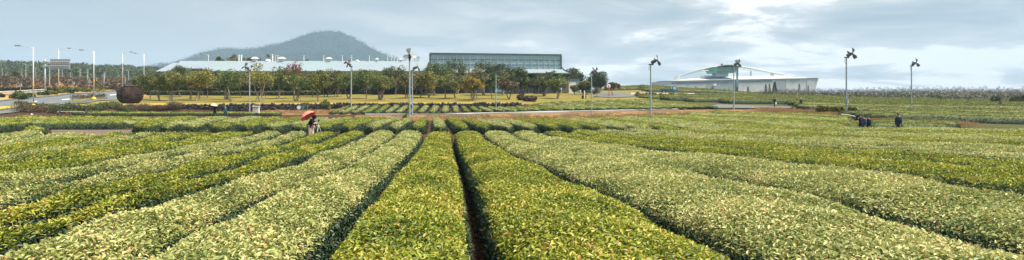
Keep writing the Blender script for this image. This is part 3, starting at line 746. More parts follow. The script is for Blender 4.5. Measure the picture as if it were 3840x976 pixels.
for i,(u,vt,vb,rz,lb) in enumerate(LAMPS):
    o = lamp0 if i==0 else copy_tree(lamp0)
    d = [93,140,116,172,168,92,215][i]
    x,y=XY(u,d); gz=G(x,y)+.3; o.location=(x,y,gz); o.rotation_euler=(0,0,rz); k=(Z(vt,d)-gz)/9.0; o.scale=(min(k,1.0),min(k,1.0),k) if i!=6 else (1,1,k); o['label']=lb

# gantry sign seen from behind
def xyz(u,v,d): return np.array([(u-CX)/F*d, d, Z(v,d)])
d=132; r=empty('road_sign',(*XY(169,d),G(*XY(169,d))),'large road sign seen from behind on a steel gantry post','road sign')
o0=np.array(r.location)
px=d/F
m=MB(); m.tube([(0,0,-.5),(0,0,Z(221,d)-o0[2])],[.17,.14],14); m.build('post',GALV,r,smooth=True)
for v in (232,248):
    m=MB(); zz_=Z(v,d)-o0[2]; m.tube([(-.5,0,zz_),(92*px,0,zz_)],.09,8); m.box((.0,0,zz_),(.6,.6,.35)); m.build('arm',GALV,r)
PANELB=mat('sign_back',(.38,.39,.40),.5,noise=(2,(.33,.34,.35)),metallic=.3)
m=MB(); x0,x1=(185-169)*px,(260-169)*px; z0,z1=Z(259,d)-o0[2],Z(222,d)-o0[2]
m.box(((x0+x1)/2,.25,(z0+z1)/2),(x1-x0,.05,z1-z0)); pn=m.build('panel',PANELB,r)
for k in range(9): m=MB(); m.box((x0+(x1-x0)*(k+.5)/9,.19,(z0+z1)/2),(.07,.07,z1-z0)); m.build('stiffener',GALV,pn)
for v in (222.5,240,258.5): m=MB(); m.box(((x0+x1)/2,.12,Z(v,d)-o0[2]),(x1-x0,.06,.08)); m.build('stiffener',GALV,pn)
# guard rail
r=empty('guard_rail',(*XY(90,150),0),'long pale steel guard rail on the far side of the road','guard rail'); o0=np.array(r.location)
P=[xyz(u,v,dd) for u,v,dd in [(-300,356,125),(-100,350,130),(0,345,134),(60,342,139),(120,338.5,144),(171,335.5,149)]]
m=MB()
for off in (0,-.42):
    m.tube([p-o0+np.array([0,0,off]) for p in P],.13,6)
m.build('rail',LAMPM,r)
for k in range(14):
    m=MB(); i=k/13*5; a=int(min(i,4)); p=P[a]*(1-(i-a))+P[a+1]*(i-a)-o0; gz=G(p[0]+o0[0],p[1]+o0[1]); m.box((p[0],p[1]+.15,(p[2]+gz)/2-.1),(.14,.14,abs(p[2]-gz)+.5)); m.build('post',GALV,r)
# triangular warning sign, small distant poles, meter boxes
def simple_pole(u,vt,vb,d,w_,lb,lamp=True,m_=GALV,grp='slim distant poles beyond the road'):
    x,y=XY(u,d); z0=G(x,y); zt=Z(vt,d)
    r=empty('distant_pole',(x,y,z0),lb,'pole',grp)
    m=MB(); m.tube([(0,0,-.4),(0,0,zt-z0)],[w_,w_*.7],8); m.build('pole',m_,r)
    m=MB()
    if lamp==1: m.tube([(0,0,zt-z0-.2),(-.9,0,zt-z0+.1),(-1.6,0,zt-z0)],.07,6)
    elif lamp==2: m.box((0,0,zt-z0-.3),(1.5,.4,.5)); m.box((.3,0,zt-z0+.2),(.5,.4,.5))
    else: m.box((0,0,zt-z0-.4),(1.1,.12,.14))
    m.build('head',DARKM if lamp==2 else m_,r)
for a in [(97,240,283,300,.16,'slim lamp pole above the brown scrub, left of the gantry sign',1),(8,255,280,300,.15,'slim pole at the left border in front of the wooded hill',3),
  (186,253,330,170,.14,'dark slim pole just right of the gantry post',3),(233,260,300,260,.16,'slim pole below the right edge of the gantry sign',3),
  (264,272,293,300,.15,'short slim pole over the brown scrub right of the gantry sign',3),(300,256,293,300,.15,'slim pole halfway between the two tallest lamps',3),
  (329,260,298,230,.20,'grey lattice-topped pole over the scrub left of the triangular sign',3),(390,262,322,190,.18,'dark floodlight pole right of the lamp on the verge island',2),
  (393,262,310,215,.12,'slim pole right behind the dark floodlight pole',3),(469,272,318,190,.16,'dark floodlight pole behind the wicker teapot',2),(482,264,300,220,.14,'slim curved lamp pole right of the wicker teapot',1),
  (82,258,283,300,.15,'slim pole left of the lamp over the scrub',3),(134,254,278,300,.15,'slim pole near the wooded hill left of the sign panel',3),(363,292,318,200,.14,'short pole beside the triangular warning sign',3)]:
    simple_pole(*a[:6],lamp=a[6])
d=165; x,y=XY(336,d); z0=G(x,y)
r=empty('warning_sign',(x,y,z0),'pale triangular warning sign on a thin post by the road','road sign')
m=MB(); m.tube([(0,0,-.3),(0,0,Z(298,d)-z0)],.06,8); m.build('post',GALV,r)
m=MB(); zt=Z(296,d)-z0; zb=Z(312,d)-z0; hw=.68
m.add([(-hw,-.08,zb),(hw,-.08,zb),(0,-.08,zt),(-hw,-.04,zb),(hw,-.04,zb),(0,-.04,zt)],[(0,1,2),(3,5,4),(0,3,4,1),(1,4,5,2),(2,5,3,0)]); m.build('panel',PANELB,r)
for (u,v,d,lb) in [(77,324,135,'small grey box sign on a post before the guard rail'),(275,316,150,'small grey box on a post above the roadside shrubs')]:
    x,y=XY(u,d); z0=G(x,y); zc=Z(v,d)-z0
    r=empty('marker_post',(x,y,z0),lb,'post'); m=MB(); m.tube([(0,0,-.2),(0,0,zc)],.05,6); m.build('post',GALV,r); m=MB(); m.box((0,0,zc+.25),(.55,.2,.7)); m.box((0,-.02,zc+.63),(.65,.28,.07)); m.build('box',PANELB,r)

# ------------------------------------------------------------------ plants
def pal(name, cols, **k):
    return leafmat(name, [(i/(len(cols)-1), c) for i,c in enumerate(cols)], **k)
PAL = {
 'olive': pal('olive_leaves',[(0.023,0.038,0.013),(0.070,0.096,0.023),(0.141,0.166,0.036),(0.243,0.243,0.058),(0.333,0.230,0.077)]),
 'green': pal('green_leaves',[(0.015,0.038,0.015),(0.051,0.096,0.028),(0.115,0.166,0.038),(0.218,0.243,0.064),(0.333,0.282,0.077)]),
 'dark':  pal('dark_leaves',[(0.013,0.028,0.015),(0.032,0.058,0.023),(0.070,0.102,0.038),(0.128,0.154,0.058),(0.218,0.205,0.090)]),
 'yellow':pal('yellow_leaves',[(0.036,0.058,0.013),(0.109,0.141,0.026),(0.230,0.230,0.038),(0.397,0.333,0.058),(0.410,0.230,0.051)]),
 'orange':pal('orange_leaves',[(.03,.045,.010),(.12,.13,.02),(.27,.21,.03),(.42,.25,.045),(.12,.14,.025)]),
 'brown': pal('brown_leaves',[(0.038,0.041,0.023),(0.096,0.100,0.046),(0.166,0.154,0.070),(0.243,0.205,0.102),(0.154,0.166,0.058)]),
 'purple':pal('purple_leaves',[(.035,.025,.02),(.09,.06,.05),(.16,.11,.085),(.22,.17,.10),(.10,.11,.04)]),
 'red':   pal('red_leaves',[(.05,.018,.012),(.13,.035,.02),(.22,.05,.03),(.22,.13,.04),(.11,.12,.03)]),
 'yewgreen':pal('clipped_shrub_leaves',[(.02,.04,.008),(.07,.09,.012),(.15,.15,.018),(.26,.20,.02),(.32,.20,.03)]),
 'twig': pal('bare_twigs',[(.045,.032,.034),(.07,.052,.056),(.10,.075,.08),(.08,.06,.05),(.12,.10,.10)],trans=0),
 'scrub': pal('scrub_twigs',[(.025,.022,.014),(.05,.038,.026),(.085,.06,.038),(.15,.11,.06),(.045,.055,.022)],trans=0),
 'straw': pal('straw_blades',[(.20,.10,.05),(.33,.18,.09),(.47,.28,.15),(.58,.40,.25),(.24,.20,.07)]),
}
def crown_mesh(rx, rz_, z0, z1, ncl, nleaf, ll, seed, gap=.55, flat=.0, lean=0, dome=False):
    rg=np.random.default_rng(seed); mb=MB()
    # clump centres fill an uneven egg
    c=rg.normal(size=(ncl,3)); c/=np.linalg.norm(c,axis=1,keepdims=True)
    rad=rg.uniform(.45 if not dome else .8,.86,ncl)[:,None]; c=c*rad
    hz_=(z1-z0)/2
    if dome: c[:,2]=np.abs(c[:,2])*1.0-.25
    C=c*np.array([rx,rz_,hz_*.92]); C[:,2]+=(z0+z1)/2
    C[:,0]*= (.82+.18*np.clip((C[:,2]-z0)/(z1-z0)*2,0,1))   # narrower toward the bottom: vase shape
    C[:,0]+=lean*(C[:,2]-z0)
    rr=rg.uniform(.20,.40,ncl)*min(rx,hz_)*1.05
    tc_=rg.normal(0,.16,ncl)
    idx=rg.integers(0,ncl,nleaf)
    dv_=rg.normal(size=(nleaf,3)); dv_/=np.linalg.norm(dv_,axis=1,keepdims=True)
    rad2=rg.uniform(.45,1.12,nleaf)[:,None]
    P=C[idx]+dv_*rad2*rr[idx][:,None]*np.array([1.15,1.15,.8])
    A=dv_+rg.normal(0,.6,(nleaf,3)); A/=np.linalg.norm(A,axis=1,keepdims=True)
    Nn=dv_*.6+rg.normal(0,.5,(nleaf,3))+np.array([0,0,.5]); Nn/=np.linalg.norm(Nn,axis=1,keepdims=True)
    tt=np.clip(.42+tc_[idx]+rg.normal(0,.19,nleaf),.01,.99)
    leaves(mb,P,A,Nn,ll*rg.uniform(.6,1.3,nleaf),tt,.62,0,fold=.15)
    return mb, C
def tree(name,u,vb,vt,wpx,kind,label,group,d,stems=1,stakes=False,base=None,bark=None,gap0=.33,nl=1500,ncl=30,seed=None,dome=False,cat='tree',thin=1.0,bare=0):
    seed = seed if seed is not None else int(u*7+vb)
    rg=np.random.default_rng(seed)
    if base is not None: p=base
    else: p=unp(u,vb,0,d[0],d[1])
    x,y=p; z=G(x,y); H=Z(vt,y)-z; W=wpx*y/F
    r=empty(name,(x,y,z),label,cat,group)
    z0=H*gap0
    bm,C=crown_mesh(W/2,W/2*.9,z0,H,ncl,int(nl*thin*1.7),.34*(y/140)**.5,seed,dome=dome)
    bm.build('crown',PAL[kind],r)
    tb=MB(); br=max(.07,W*.024)
    for s_ in range(stems):
        off=rg.uniform(-.25,.25,2)*(1 if stems>1 else .1); tgt=rg.uniform(-.22,.22,2)*W*(1.2 if stems>1 else .5)
        top=np.array([tgt[0],tgt[1],z0+.2*(H-z0)])
        b0=np.array([off[0],off[1],-.3]); mid=(b0*.5+top*.5)+np.array([rg.uniform(-.1,.1),rg.uniform(-.1,.1),0])
        tb.tube([b0,b0*.8+mid*.2+np.array([0,0,.1]),mid,top],[br*1.5,br*1.1,br*.9,br*.65],8)
        k=C[rg.permutation(len(C))[:(7+bare) if stems==1 else 5+bare]]
        for c in k:
            mm=(top+c)/2+np.array([0,0,.12*H*.3])-np.array([0,0,.1]); tb.tube([top-(top-b0)*rg.uniform(0,.25),mm,c+(c-mm)*.25*(1 if bare else 0)],[br*.5,br*.32,br*.12],5,caps=False)
    tb.build('trunk',bark or (BARKP if rg.random()<.45 else BARK),r,smooth=True)
    if stakes:
        for k in range(3):
            a=k*2.1+rg.uniform(0,1); L_=H*.30
            s_=MB(); s_.tube([(cos(a)*L_*.62,sin(a)*L_*.62,-.1),(cos(a)*.1,sin(a)*.1,L_)],.05,6); s_.build('support_stake',WOODST,r)
    return r
GT='trees on the lawn before the long building'
kn={'olive':'olive-green','green':'green-crowned','dark':'dark green','yellow':'yellow-leaved','orange':'orange-yellow','brown':'brownish','purple':'purple-brown','red':'red'}
TR=[(535,374,280,80,'olive',1,0,'right beside the wicker teapot handle'),(562,374,282,70,'olive',1,0,'second to the right of the wicker teapot'),(602,378,270,88,'olive',2,0,'third to the right of the wicker teapot'),
(641,379,258,90,'olive',2,1,'with pale stakes, first staked one right of the wicker teapot'),(676,364,237,100,'dark',1,0,'standing tall at the left end of the metal roof'),(716,374,262,74,'olive',2,0,'in front of the left end of the metal roof'),
(750,378,250,92,'yellow',3,1,'with stakes and several stems, left of the visitors in line with the roof'),(777,368,256,78,'brown',1,0,'directly behind the yellowish staked one'),(848,374,254,96,'green',3,0,'with several dark stems, left of the fan pole by the meter cabinet'),
(868,381,260,96,'green',2,0,'with two pale stems just left of the fan pole by the meter cabinet'),(905,367,270,70,'brown',1,0,'with a pale trunk just behind the fan pole by the meter cabinet'),(978,381,230,100,'yellow',3,1,'tall and sparse with pale stakes, right of the meter cabinet'),
(1050,371,246,98,'olive',2,1,'grey-twigged, between the tall yellow tree and the red maple'),(1100,370,222,84,'red',1,0,'the only red maple on the lawn, tall against the roof'),(1109,380,268,98,'green',3,1,'with splayed stakes, just in front of the red maple'),
(1171,364,268,66,'olive',1,0,'first to the right of the red maple'),(1194,380,262,96,'olive',1,0,'above the green sign board'),(1222,364,256,84,'brown',2,0,'just right of the one above the green sign board'),
(1266,364,262,84,'olive',2,1,'bare-topped with a tripod of stakes, left of the pole by the dark bush'),(1306,372,268,90,'green',2,0,'behind the pole by the dark leafy bush'),(1345,354,264,74,'green',1,0,'small and set back, right of the pole by the dark bush'),
(1373,371,252,84,'green',1,0,'with a dark leaning trunk, third right of the pole by the dark bush'),(1411,351,258,74,'yellow',1,0,'set back, left of the vase-shaped staked one'),(1426,376,268,110,'olive',4,1,'vase-shaped with many stems and stakes, left of the twin poles'),
(1480,355,235,96,'dark',2,0,'tall and set back against the dark windows, left of the twin poles'),(1526,370,275,80,'brown',2,0,'immediately left of the twin poles'),(1559,355,270,66,'olive',1,0,'set back, immediately right of the twin poles'),
(1577,366,264,80,'brown',1,0,'with a dark trunk right of the twin poles'),(1610,368,262,90,'yellow',2,0,'with pale stems under the left end of the glass building'),(1630,358,228,120,'green',2,0,'tall, hiding the lower left corner of the glass building'),
(1671,372,280,110,'olive',1,0,'round-headed, right of the yellow one under the glass building'),(1708,369,272,92,'brown',1,0,'with a leaning dark trunk under the glass building'),(1714,352,218,120,'dark',3,0,'tallest, crossing the glass facade on its left third'),
(1772,378,286,86,'orange',3,1,'brightest, low on the lawn with crooked pale stems'),(1789,374,252,84,'brown',1,0,'with grey twigs directly behind the orange one'),(1815,358,224,118,'dark',2,0,'second tallest, crossing the glass facade near its middle'),
(1846,371,272,82,'green',1,0,'immediately left of the fan pole with the pale rotor'),(1886,358,236,116,'dark',2,0,'broad one against the glass facade just right of the pale-rotor pole'),(1911,373,290,80,'purple',2,0,'with three stems right of the pale-rotor pole'),
(1942,352,246,84,'dark',2,0,'crossing the lowest glass panes left of the metal skirt roof'),(1966,352,280,88,'green',2,0,'behind the low round brown bush'),(2005,350,283,74,'brown',1,0,'between two dark ones under the skirt roof'),
(2038,361,262,110,'dark',3,0,'broad with pale stems under the skirt roof'),(2048,352,280,66,'purple',1,0,'behind the broad one with pale stems'),(2090,370,288,92,'green',3,0,'neat round-headed near the building corner'),
(2084,350,264,78,'green',1,0,'behind the neat round-headed one'),(2155,356,320,28,'olive',2,0,'little and sparse before the white shed door'),(2186,356,310,40,'brown',2,0,'small, rising from the brown planter tub'),
(2201,356,303,44,'green',2,0,'small rounded one right behind the planter tub')]
for (u,vb,vt,w_,kind,st,sk,where) in TR:
    tree('lawn_tree',u,vb,vt,w_,kind,f'{kn[kind]} tree {where}'.replace('tree with','tree with'),GT,(114,180),stems=st,stakes=bool(sk),nl=1500 if vb>360 else 2100,thin=.6 if 'sparse' in where or kind=='red' else 1,ncl=30,gap0=.30)
tree('field_tree',2240,352,267,80,'dark','big dark evergreen tree left of the orange-red mirror post',None,None,base=XY(2240,178),nl=4200,ncl=40,gap0=.12,stems=2)
tree('umbrella_tree',2300,360,309,54,'purple','brown umbrella-shaped tree with a single thin trunk by the mirror',None,None,base=XY(2298,158),nl=2600,ncl=44,gap0=.42,dome=True)
tree('bare_tree',2240,368,328,44,'brown','small nearly bare tree on the orange lawn before the dark evergreen',None,None,base=XY(2239,146),nl=160,bare=14,gap0=.4,bark=BARKP)
tree('garden_tree',2150,355,254,90,'dark','dark tree rising behind the small grey shed',None,None,base=XY(2152,196),nl=2600,ncl=36,gap0=.2)
for (u,vt,w_,kd,lb) in [(822,200,34,'dark','thin conifer-like tree furthest left above the metal roof'),(877,187,52,'brown','brownish tree above the roof, second of the far ones'),(928,197,46,'dark','dark tree above the roof left of the first roof vent'),
   (970,199,38,'brown','brown tree rising over the roof beside the first roof vent'),(1003,199,36,'brown','brown tree rising over the roof right of the first roof vent'),(1094,207,40,'brown','low tree top above the roof near the red maple'),(1148,215,30,'dark','lowest tree top above the roof right of the red maple')]:
    x,y=XY(u,232); tree('background_tree',u,0,vt,w_,kd,lb,'trees behind the long metal roof',None,base=(x,y),nl=1300,ncl=22,gap0=.35,bare=6)

def bush(name,u,vb,vt,wpx,kind,label,cat,group=None,d=None,base=None,nl=900,rz_=None,llen=.26):
    p=base if base is not None else unp(u,vb,0,*d)
    x,y=p; z=G(x,y); H=Z(vt,y)-z; W=wpx*y/F
    r=empty(name,(x,y,z),label,cat,group)
    bm,C=crown_mesh(W/2,W/2*.8,-.15*H,H,34,nl,llen,int(u*3+vt),dome=False)
    bm.build('foliage',PAL[kind],r)
    tb=MB()
    for c in C[:6]: tb.tube([(c[0]*.1,c[1]*.1,-.1),(c[0]*.5,c[1]*.5,c[2]*.5),tuple(c)],[.05,.035,.015],5,caps=False)
    tb.build('stem',BARK,r)
    return r
GS='round shrubs along the far side of the road'
for i,(u,vb,vt,w_) in enumerate([(0,372,349,34),(70,376,343,62),(112,370,347,36),(162,364,340,42),(194,361,341,34),(222,356,334,44),(256,354,332,42),(281,350,334,22),(310,350,328,36),(344,347,325,38),(373,344,324,36),(395,341,328,26),(421,341,318,36),(445,335,320,24)]):
    bush('road_shrub',u,vb,vt,w_,'green' if i%3 else 'dark',f'round green shrub on the reddish verge, {nth(i+1)} from the left border',"shrub",GS,d=(90,200),nl=1500,llen=.3)
GC='clipped shrubs beside the tall fan pole at right'
for i,(u,w_,vt) in enumerate([(3071,26,391),(3086,26,392),(3103,24,395),(3118,20,397),(3131,20,397),(3144,18,398),(3157,20,398),(3187,18,400),(3202,22,398)]):
    bush('clipped_shrub',u,0,vt,w_,'yewgreen',f'{"dark green" if i<3 else "olive-yellow"} clipped shrub, {nth(i+1)} from the left beside the tall fan pole','shrub',GC,base=XY(u,91.5),nl=1100,llen=.16)
bush('brown_bush',1984,0,358,58,'purple','large round dark brown bush at the foot of the lawn','shrub',base=XY(1986,127.5),nl=3200,llen=.26)
bush('brown_bush',1962,0,352,30,'purple','dark brown bush just behind and left of the large round one','shrub',base=XY(1955,131),nl=1500,llen=.26)
bush('leafy_bush',1218,0,376,40,'green','dark leafy bush with yellow tips against the stone wall','shrub',base=XY(1220,108.5),nl=2400,llen=.22)
bush('leafy_bush',1146,0,379,22,'yewgreen','light green sapling directly behind the green sign board','shrub',base=XY(1146,111),nl=700,llen=.2)
bush('yellow_bush',1524,0,425,26,'yellow','small yellow-green bush at the foot of the three-bladed fan pole','shrub',base=XY(1524,83.8),nl=900,llen=.14)
GR='dark shrubs in the far right field'
for i,(u,vb,vt,w_) in enumerate([(3525,369,362,24),(3556,370,362,26),(3592,371,361,24),(3629,372,365,28),(3733,378,353,36),(3806,380,357,38),(3838,379,350,34)]):
    bush('field_shrub',u,0,vt,w_,'dark',f'dark shrub in the far right field, {nth(i+1)} from the left','shrub',GR,base=XY(u,155 if i>3 else 190),nl=1500,llen=.3)
rg0=np.random.default_rng(77)
for i in range(19):
    u=575+i*56+rg0.uniform(-14,14); dd=rg0.uniform(158,170); kd=['dark','green','olive','dark','brown'][i%5]
    tree('belt_tree',u,0,rg0.uniform(256,276),rg0.uniform(84,112),kd,f'{kn[kd]} tree, {nth(i+1)} from the left in the back row of the belt','back row of the tree belt',None,base=XY(u,dd),nl=1700,ncl=34,gap0=.16,stems=2,seed=900+i)
# conifers before the white arena
def conifer(u,vb,vt,wpx,d,lb,grp):
    x,y=XY(u,d); z=Z(vb,d)-1; H=Z(vt,d)-z; W=wpx*d/F; rg=np.random.default_rng(int(u))
    r=empty('conifer',(x,y,z),lb,'tree',grp); n=900; hh=rg.random(n)**1.3; a=rg.uniform(0,2*pi,n); tier=.78+.22*np.sin(hh*38)
    rr=W/2*(1-hh)*tier*rg.uniform(.4,1.05,n)
    P=np.stack([np.cos(a)*rr,np.sin(a)*rr,H*(.08+.92*hh)],1); A=nrm(np.stack([np.cos(a),np.sin(a),-.25+rg.normal(0,.3,n)],1)); Nn=nrm(rg.normal(size=(n,3))+np.array([0,0,1]))
    m=MB(); leaves(m,P,A,Nn,W*.16*rg.uniform(.7,1.3,n),rg.uniform(.1,.7,n),.5); m.build('crown',PAL['dark'],r)
    m=MB(); m.tube([(0,0,-1),(0,0,H*.9)],[W*.05,W*.01],6); m.build('trunk',BARK,r)
GCn='conifers standing in front of the white arena'
for i,a in enumerate([(2609,336,324,10,330),(2617,336,327,8,330),(2671,338,326,11,330),(2717,340,333,10,330),(2733,341,333,10,330),(2764,342,327,14,330),(2805,341,326,13,330),(2872,345,317,17,310),(2886,347,315,15,310),(2905,346,308,26,310),(2997,345,314,14,310),(3031,346,322,10,310)]):
    conifer(a[0],a[1]+6,a[2],a[3],a[4],f'dark conifer before the white arena, {nth(i+1)} from the left',GCn)
# woodland masses nobody could count
def twigs(name,us,ds,vt,vb,n,ll,kind,dmin=0,seed=3,gscale=1.0,up=.9,hill=False,wid=.12,blob=None,lab=None,label=None,conn=None):
    rg=np.random.default_rng(seed); u=rg.uniform(us[0],us[-1],n); d=rg.uniform(ds[0],ds[1],n)
    x=(u-CX)/F*d; z=ground(x,d)
    top=(HY-np.interp(u,us,vt))/F*ds[0]*1.0
    # lumpy canopy
    lump=.74+.30*np.sin(u*.09+np.sin(u*.05)*3)*np.sin(d*.5)+.16*np.sin(u*.27+d)
    h=np.maximum(top-z,1.5)*np.clip(lump,.35,1.15)
    zz_=z+h*rg.random(n)**.75
    P=np.stack([x,d,zz_],1); A=rg.normal(size=(n,3))*.8; A[:,2]=np.abs(A[:,2])*up+.3; A=nrm(A); Nn=rdirs(n)
    m=MB(); leaves(m,P,A,Nn,ll*rg.uniform(.5,1.4,n),rg.uniform(0,1,n),wid,fold=.05); o=m.build(name,PAL[kind])
    return tag(o,label,None,kind='stuff')
twigs('bare_woodland',[2640,2800,2900,3050,3250,3450,3600,3840,4300],(290,345),[346,344,338,335,331,327,328,328,330],None,120000,.62,'twig',seed=4,wid=.2,up=.25)
twigs('evergreen_thicket',[2800,3100,3400,3560,3700,3900,4300],(285,292),[352,350,348,344,346,346,346],None,5000,.9,'dark',seed=5,wid=.6)
# forest on the low hill at left: clumped crowns
def forest(name,us,ds,n,ll,kind,seed,hmin=4,hmax=8,rad=4,per=24):
    rg=np.random.default_rng(seed); u=rg.uniform(us[0],us[1],n); d=rg.uniform(ds[0],ds[1],n); x=(u-CX)/F*d; z=ground(x,d); h=rg.uniform(hmin,hmax,n)
    C=np.repeat(np.stack([x,d,z+h*.62],1),per,0); hh=np.repeat(h,per)
    dv_=rdirs(n*per); dv_[:,2]=np.abs(dv_[:,2])*1.2-.4; P=C+dv_*np.stack([hh*.42,hh*.42,hh*.42],1)*rg.uniform(.6,1.05,(n*per,1))
    tt=np.repeat(rg.normal(.4,.15,n),per)+rg.normal(0,.12,n*per)
    m=MB(); leaves(m,P,nrm(dv_+rdirs(n*per)*.8),nrm(dv_+rdirs(n*per)*.5),ll*rg.uniform(.6,1.3,n*per),np.clip(tt,.02,.98),.8,fold=.1)
    return tag(m.build(name,PAL[kind]),kind='stuff')
forest('wooded_hill',(-500,1500),(430,670),3000,1.5,'dark',8,4,8,per=46)
forest('scrub_thicket',(-300,900),(175,400),1900,.42,'scrub',9,1.2,3.8,per=72)
forest('scrub_bushes',(-300,700),(170,400),260,.5,'straw',10,.8,2.0,per=40)
forest('scrub_greens',(-300,900),(180,400),200,.6,'dark',12,1.5,4,per=60)
for a,lb in [((52,0,262,30,'dark'),'dark windblown tree standing out of the brown scrub at left'),((60,0,290,26,'green'),'yellow-green bushy tree below the dark windblown one'),]:
    bush('scrub_tree',*a,lb,'tree',base=XY(a[0],250 if a[4]=='dark' else 220),nl=1500,llen=.7)
# low dark hedge across the far road side
def far_hedge(pts,d,h,lb,kind='dark',wd=1.2,nm='boundary_hedge',n=5000,ll=.35):
    rg=np.random.default_rng(5); uu_=rg.uniform(pts[0],pts[1],n); x=(uu_-CX)/F*d; q=rg.uniform(0,1,n); y=d+rg.uniform(-wd,wd,n)*.5
    z=ground(x,y)+h*(.25*np.sin(x*.8)*.3+.9)*np.where(rg.random(n)<.4,1,q)
    P=np.stack([x,y,z],1); A=rdirs(n,.3); m=MB(); leaves(m,P,A,rdirs(n,.4),ll*rg.uniform(.6,1.3,n),rg.uniform(.0,.8,n),.6)
    x0=(pts[0]-CX)/F*d; x1=(pts[1]-CX)/F*d
    k=40; X_=np.linspace(x0,x1,k); g_=ground(X_,np.full(k,d))
    V=[]; 
    for i in range(k):
        for (yy,zz_) in ((-.45*wd,-.2),(-.45*wd,h*.75),(.45*wd,h*.75),(.45*wd,-.2)): V.append((X_[i],d+yy,g_[i]+zz_))
    Fc=[]
    for i in range(k-1):
        a=i*4; b=a+4
        Fc+=[(a,b,b+1,a+1),(a+1,b+1,b+2,a+2),(a+2,b+2,b+3,a+3)]
    m2=MB(); m2.add(V,Fc,0); 
    m.V+=m2.V; m.T+=m2.T; m.F4+=[f+m.n for f in m2.F4]; m.m4+=[np.full(len(m2.F4[0]),1)]; m.n+=m2.n
    return tag(m.build(nm,[PAL[kind],TEA_CORE]),lb,'hedge')
far_hedge((-250,335),158,1.0,'long low dark hedge across the far side of the road behind the guard rail',n=6000)
far_hedge((520,1180),163,2.3,'tall dark hedge behind the lawn trees, left half',n=11000,ll=.4,wd=2)
far_hedge((1180,1600),166,1.6,'dark hedge behind the lawn trees, right of the red maple',n=7000,ll=.4,wd=2)
far_hedge((555,1200),158.5,1.1,'lighter green low hedge bordering the back of the lawn',kind='green',n=4500,ll=.35,wd=1.6)

# ------------------------------------------------------------------ stone walls
def stone_wall(us,d,vt,lb,hgt=None,nm='stone_wall',seed=2,r_=.22):
    rg=np.random.default_rng(seed); m=MB(); x0=(us[0]-CX)/F*d; x1=(us[1]-CX)/F*d
    prot=MB(); prot.sphere((0,0,0),1,6); V0=np.concatenate(prot.V); F0=prot.F4[0]
    X_=x0
    def topz(x): 
        u=CX+F*x/d; return (HY-np.interp(u,vt[0],vt[1]))/F*d
    k=60; xs=np.linspace(x0,x1,k); V=[]
    for x in xs:
        gz=G(x,d)-.4; tz=topz(x)-.12
        V+=[(x,d-.12,gz),(x,d-.05,tz),(x,d+.7,tz),(x,d+.7,gz)]
    Fc=[]
    for i in range(k-1):
        a=i*4;b=a+4; Fc+=[(a,b,b+1,a+1),(a+1,b+1,b+2,a+2)]
    m.add(V,Fc,0)
    x=x0
    while x<x1:
        gz=G(x,d-.3); tz=topz(x); z=gz+.1
        while z<tz+.02:
            r=r_*rg.uniform(.75,1.35); sc_=np.array([r*rg.uniform(.9,1.4),r*.8,r*rg.uniform(.65,1.0)])
            Vs=V0*(1+rg.uniform(-.22,.22,(len(V0),1)))*sc_
            m.add(Vs+np.array([x+rg.uniform(-.12,.12),d-.22+rg.uniform(-.08,.08),z]),F0,0)
            z+=sc_[2]*1.45
        x+=r_*1.55
    return tag(m.build(nm,ROCK),lb,'wall')
stone_wall((640,1955),112.6,([640,735,1000,1200,1300,1500,1955],[392,392,391,390,388,388,387]),'long dark basalt rubble wall holding the lawn edge')
stone_wall((2385,2660),158,([2385,2450,2540,2660],[349.5,350.5,352.5,356]),'dark low retaining bank of stones below the blue truck',seed=4,r_=.35)
# bank with brambles at the left end of the wall
def bramble(nm,pts,n,h,kind,lb,seed,kindtag=None,cat='shrub',ll=.22,w2=1.4,wid=.5,up=.2):
    rg=np.random.default_rng(seed); P=np.array([XY(u,d) for u,d in pts]); s_=np.concatenate([[0],np.cumsum(np.linalg.norm(np.diff(P,axis=0),axis=1))])
    t_=rg.uniform(0,s_[-1],n); x=np.interp(t_,s_,P[:,0])+rg.normal(0,w2*.3,n); y=np.interp(t_,s_,P[:,1])+rg.normal(0,w2*.4,n)
    hh=h*(.75+.25*np.sin(t_*.9)+.15*np.sin(t_*2.7))*rg.random(n)**.6
    z=ground(np.interp(t_,s_,P[:,0]),np.interp(t_,s_,P[:,1]))+hh if n>=9000 and kind!='straw' else ground(x,y)+hh
    A=rdirs(n,up*3); m=MB(); leaves(m,np.stack([x,y,z],1),A,rdirs(n,.3),ll*rg.uniform(.6,1.4,n),rg.uniform(0,1,n),wid,fold=.08)
    o=m.build(nm,PAL[kind]); return tag(o,lb,cat if not kindtag else None,kind=kindtag)
bramble('bramble_hedge',[(190,90.4),(240,90.7),(300,94.5),(360,97.8),(420,103.5),(485,110)],11000,1.15,'dark','dark rounded hedge bank between the road lawn and the tea field at left',21,ll=.2,w2=1.3)
bramble('bramble_hedge',[(470,109.5),(560,111.5),(680,112)],9000,1.35,'purple','reddish brown bramble bank before the left end of the stone wall',22,ll=.17,w2=1.1,wid=.35)
bramble('bramble_hedge',[(60,88.5),(110,89.5),(180,91.5)],3500,1.0,'purple','reddish brown bramble bank beside the small rope barrier',23,ll=.22,w2=1.5,wid=.3)
bramble('dry_grass',[(3040,67.5),(3290,68),(3480,67.5),(3630,64)],12000,.50,'straw',None,24,'stuff',ll=.22,w2=2.2,wid=.2,up=1)
bramble('dry_grass',[(2850,95.5),(2950,94.5),(3050,92.8),(3120,90)],10000,.30,'straw',None,25,'stuff',ll=.22,w2=1.9,wid=.22,up=1)
bramble('verge_grass',[(1450,87.2),(1800,87.2),(2200,87),(2500,89),(2750,92.5)],9000,.16,'straw',None,26,'stuff',ll=.16,w2=2.0,wid=.3,up=.6)
bramble('verge_grass',[(1640,87),(2200,87),(2500,89),(2750,92)],4000,.2,'olive',None,27,'stuff',ll=.18,w2=2.2,wid=.35,up=.6)
bramble('wall_foot_grass',[(1000,104),(1150,102),(1290,101)],3500,.3,'straw',None,28,'stuff',ll=.3,w2=3,wid=.2,up=1)
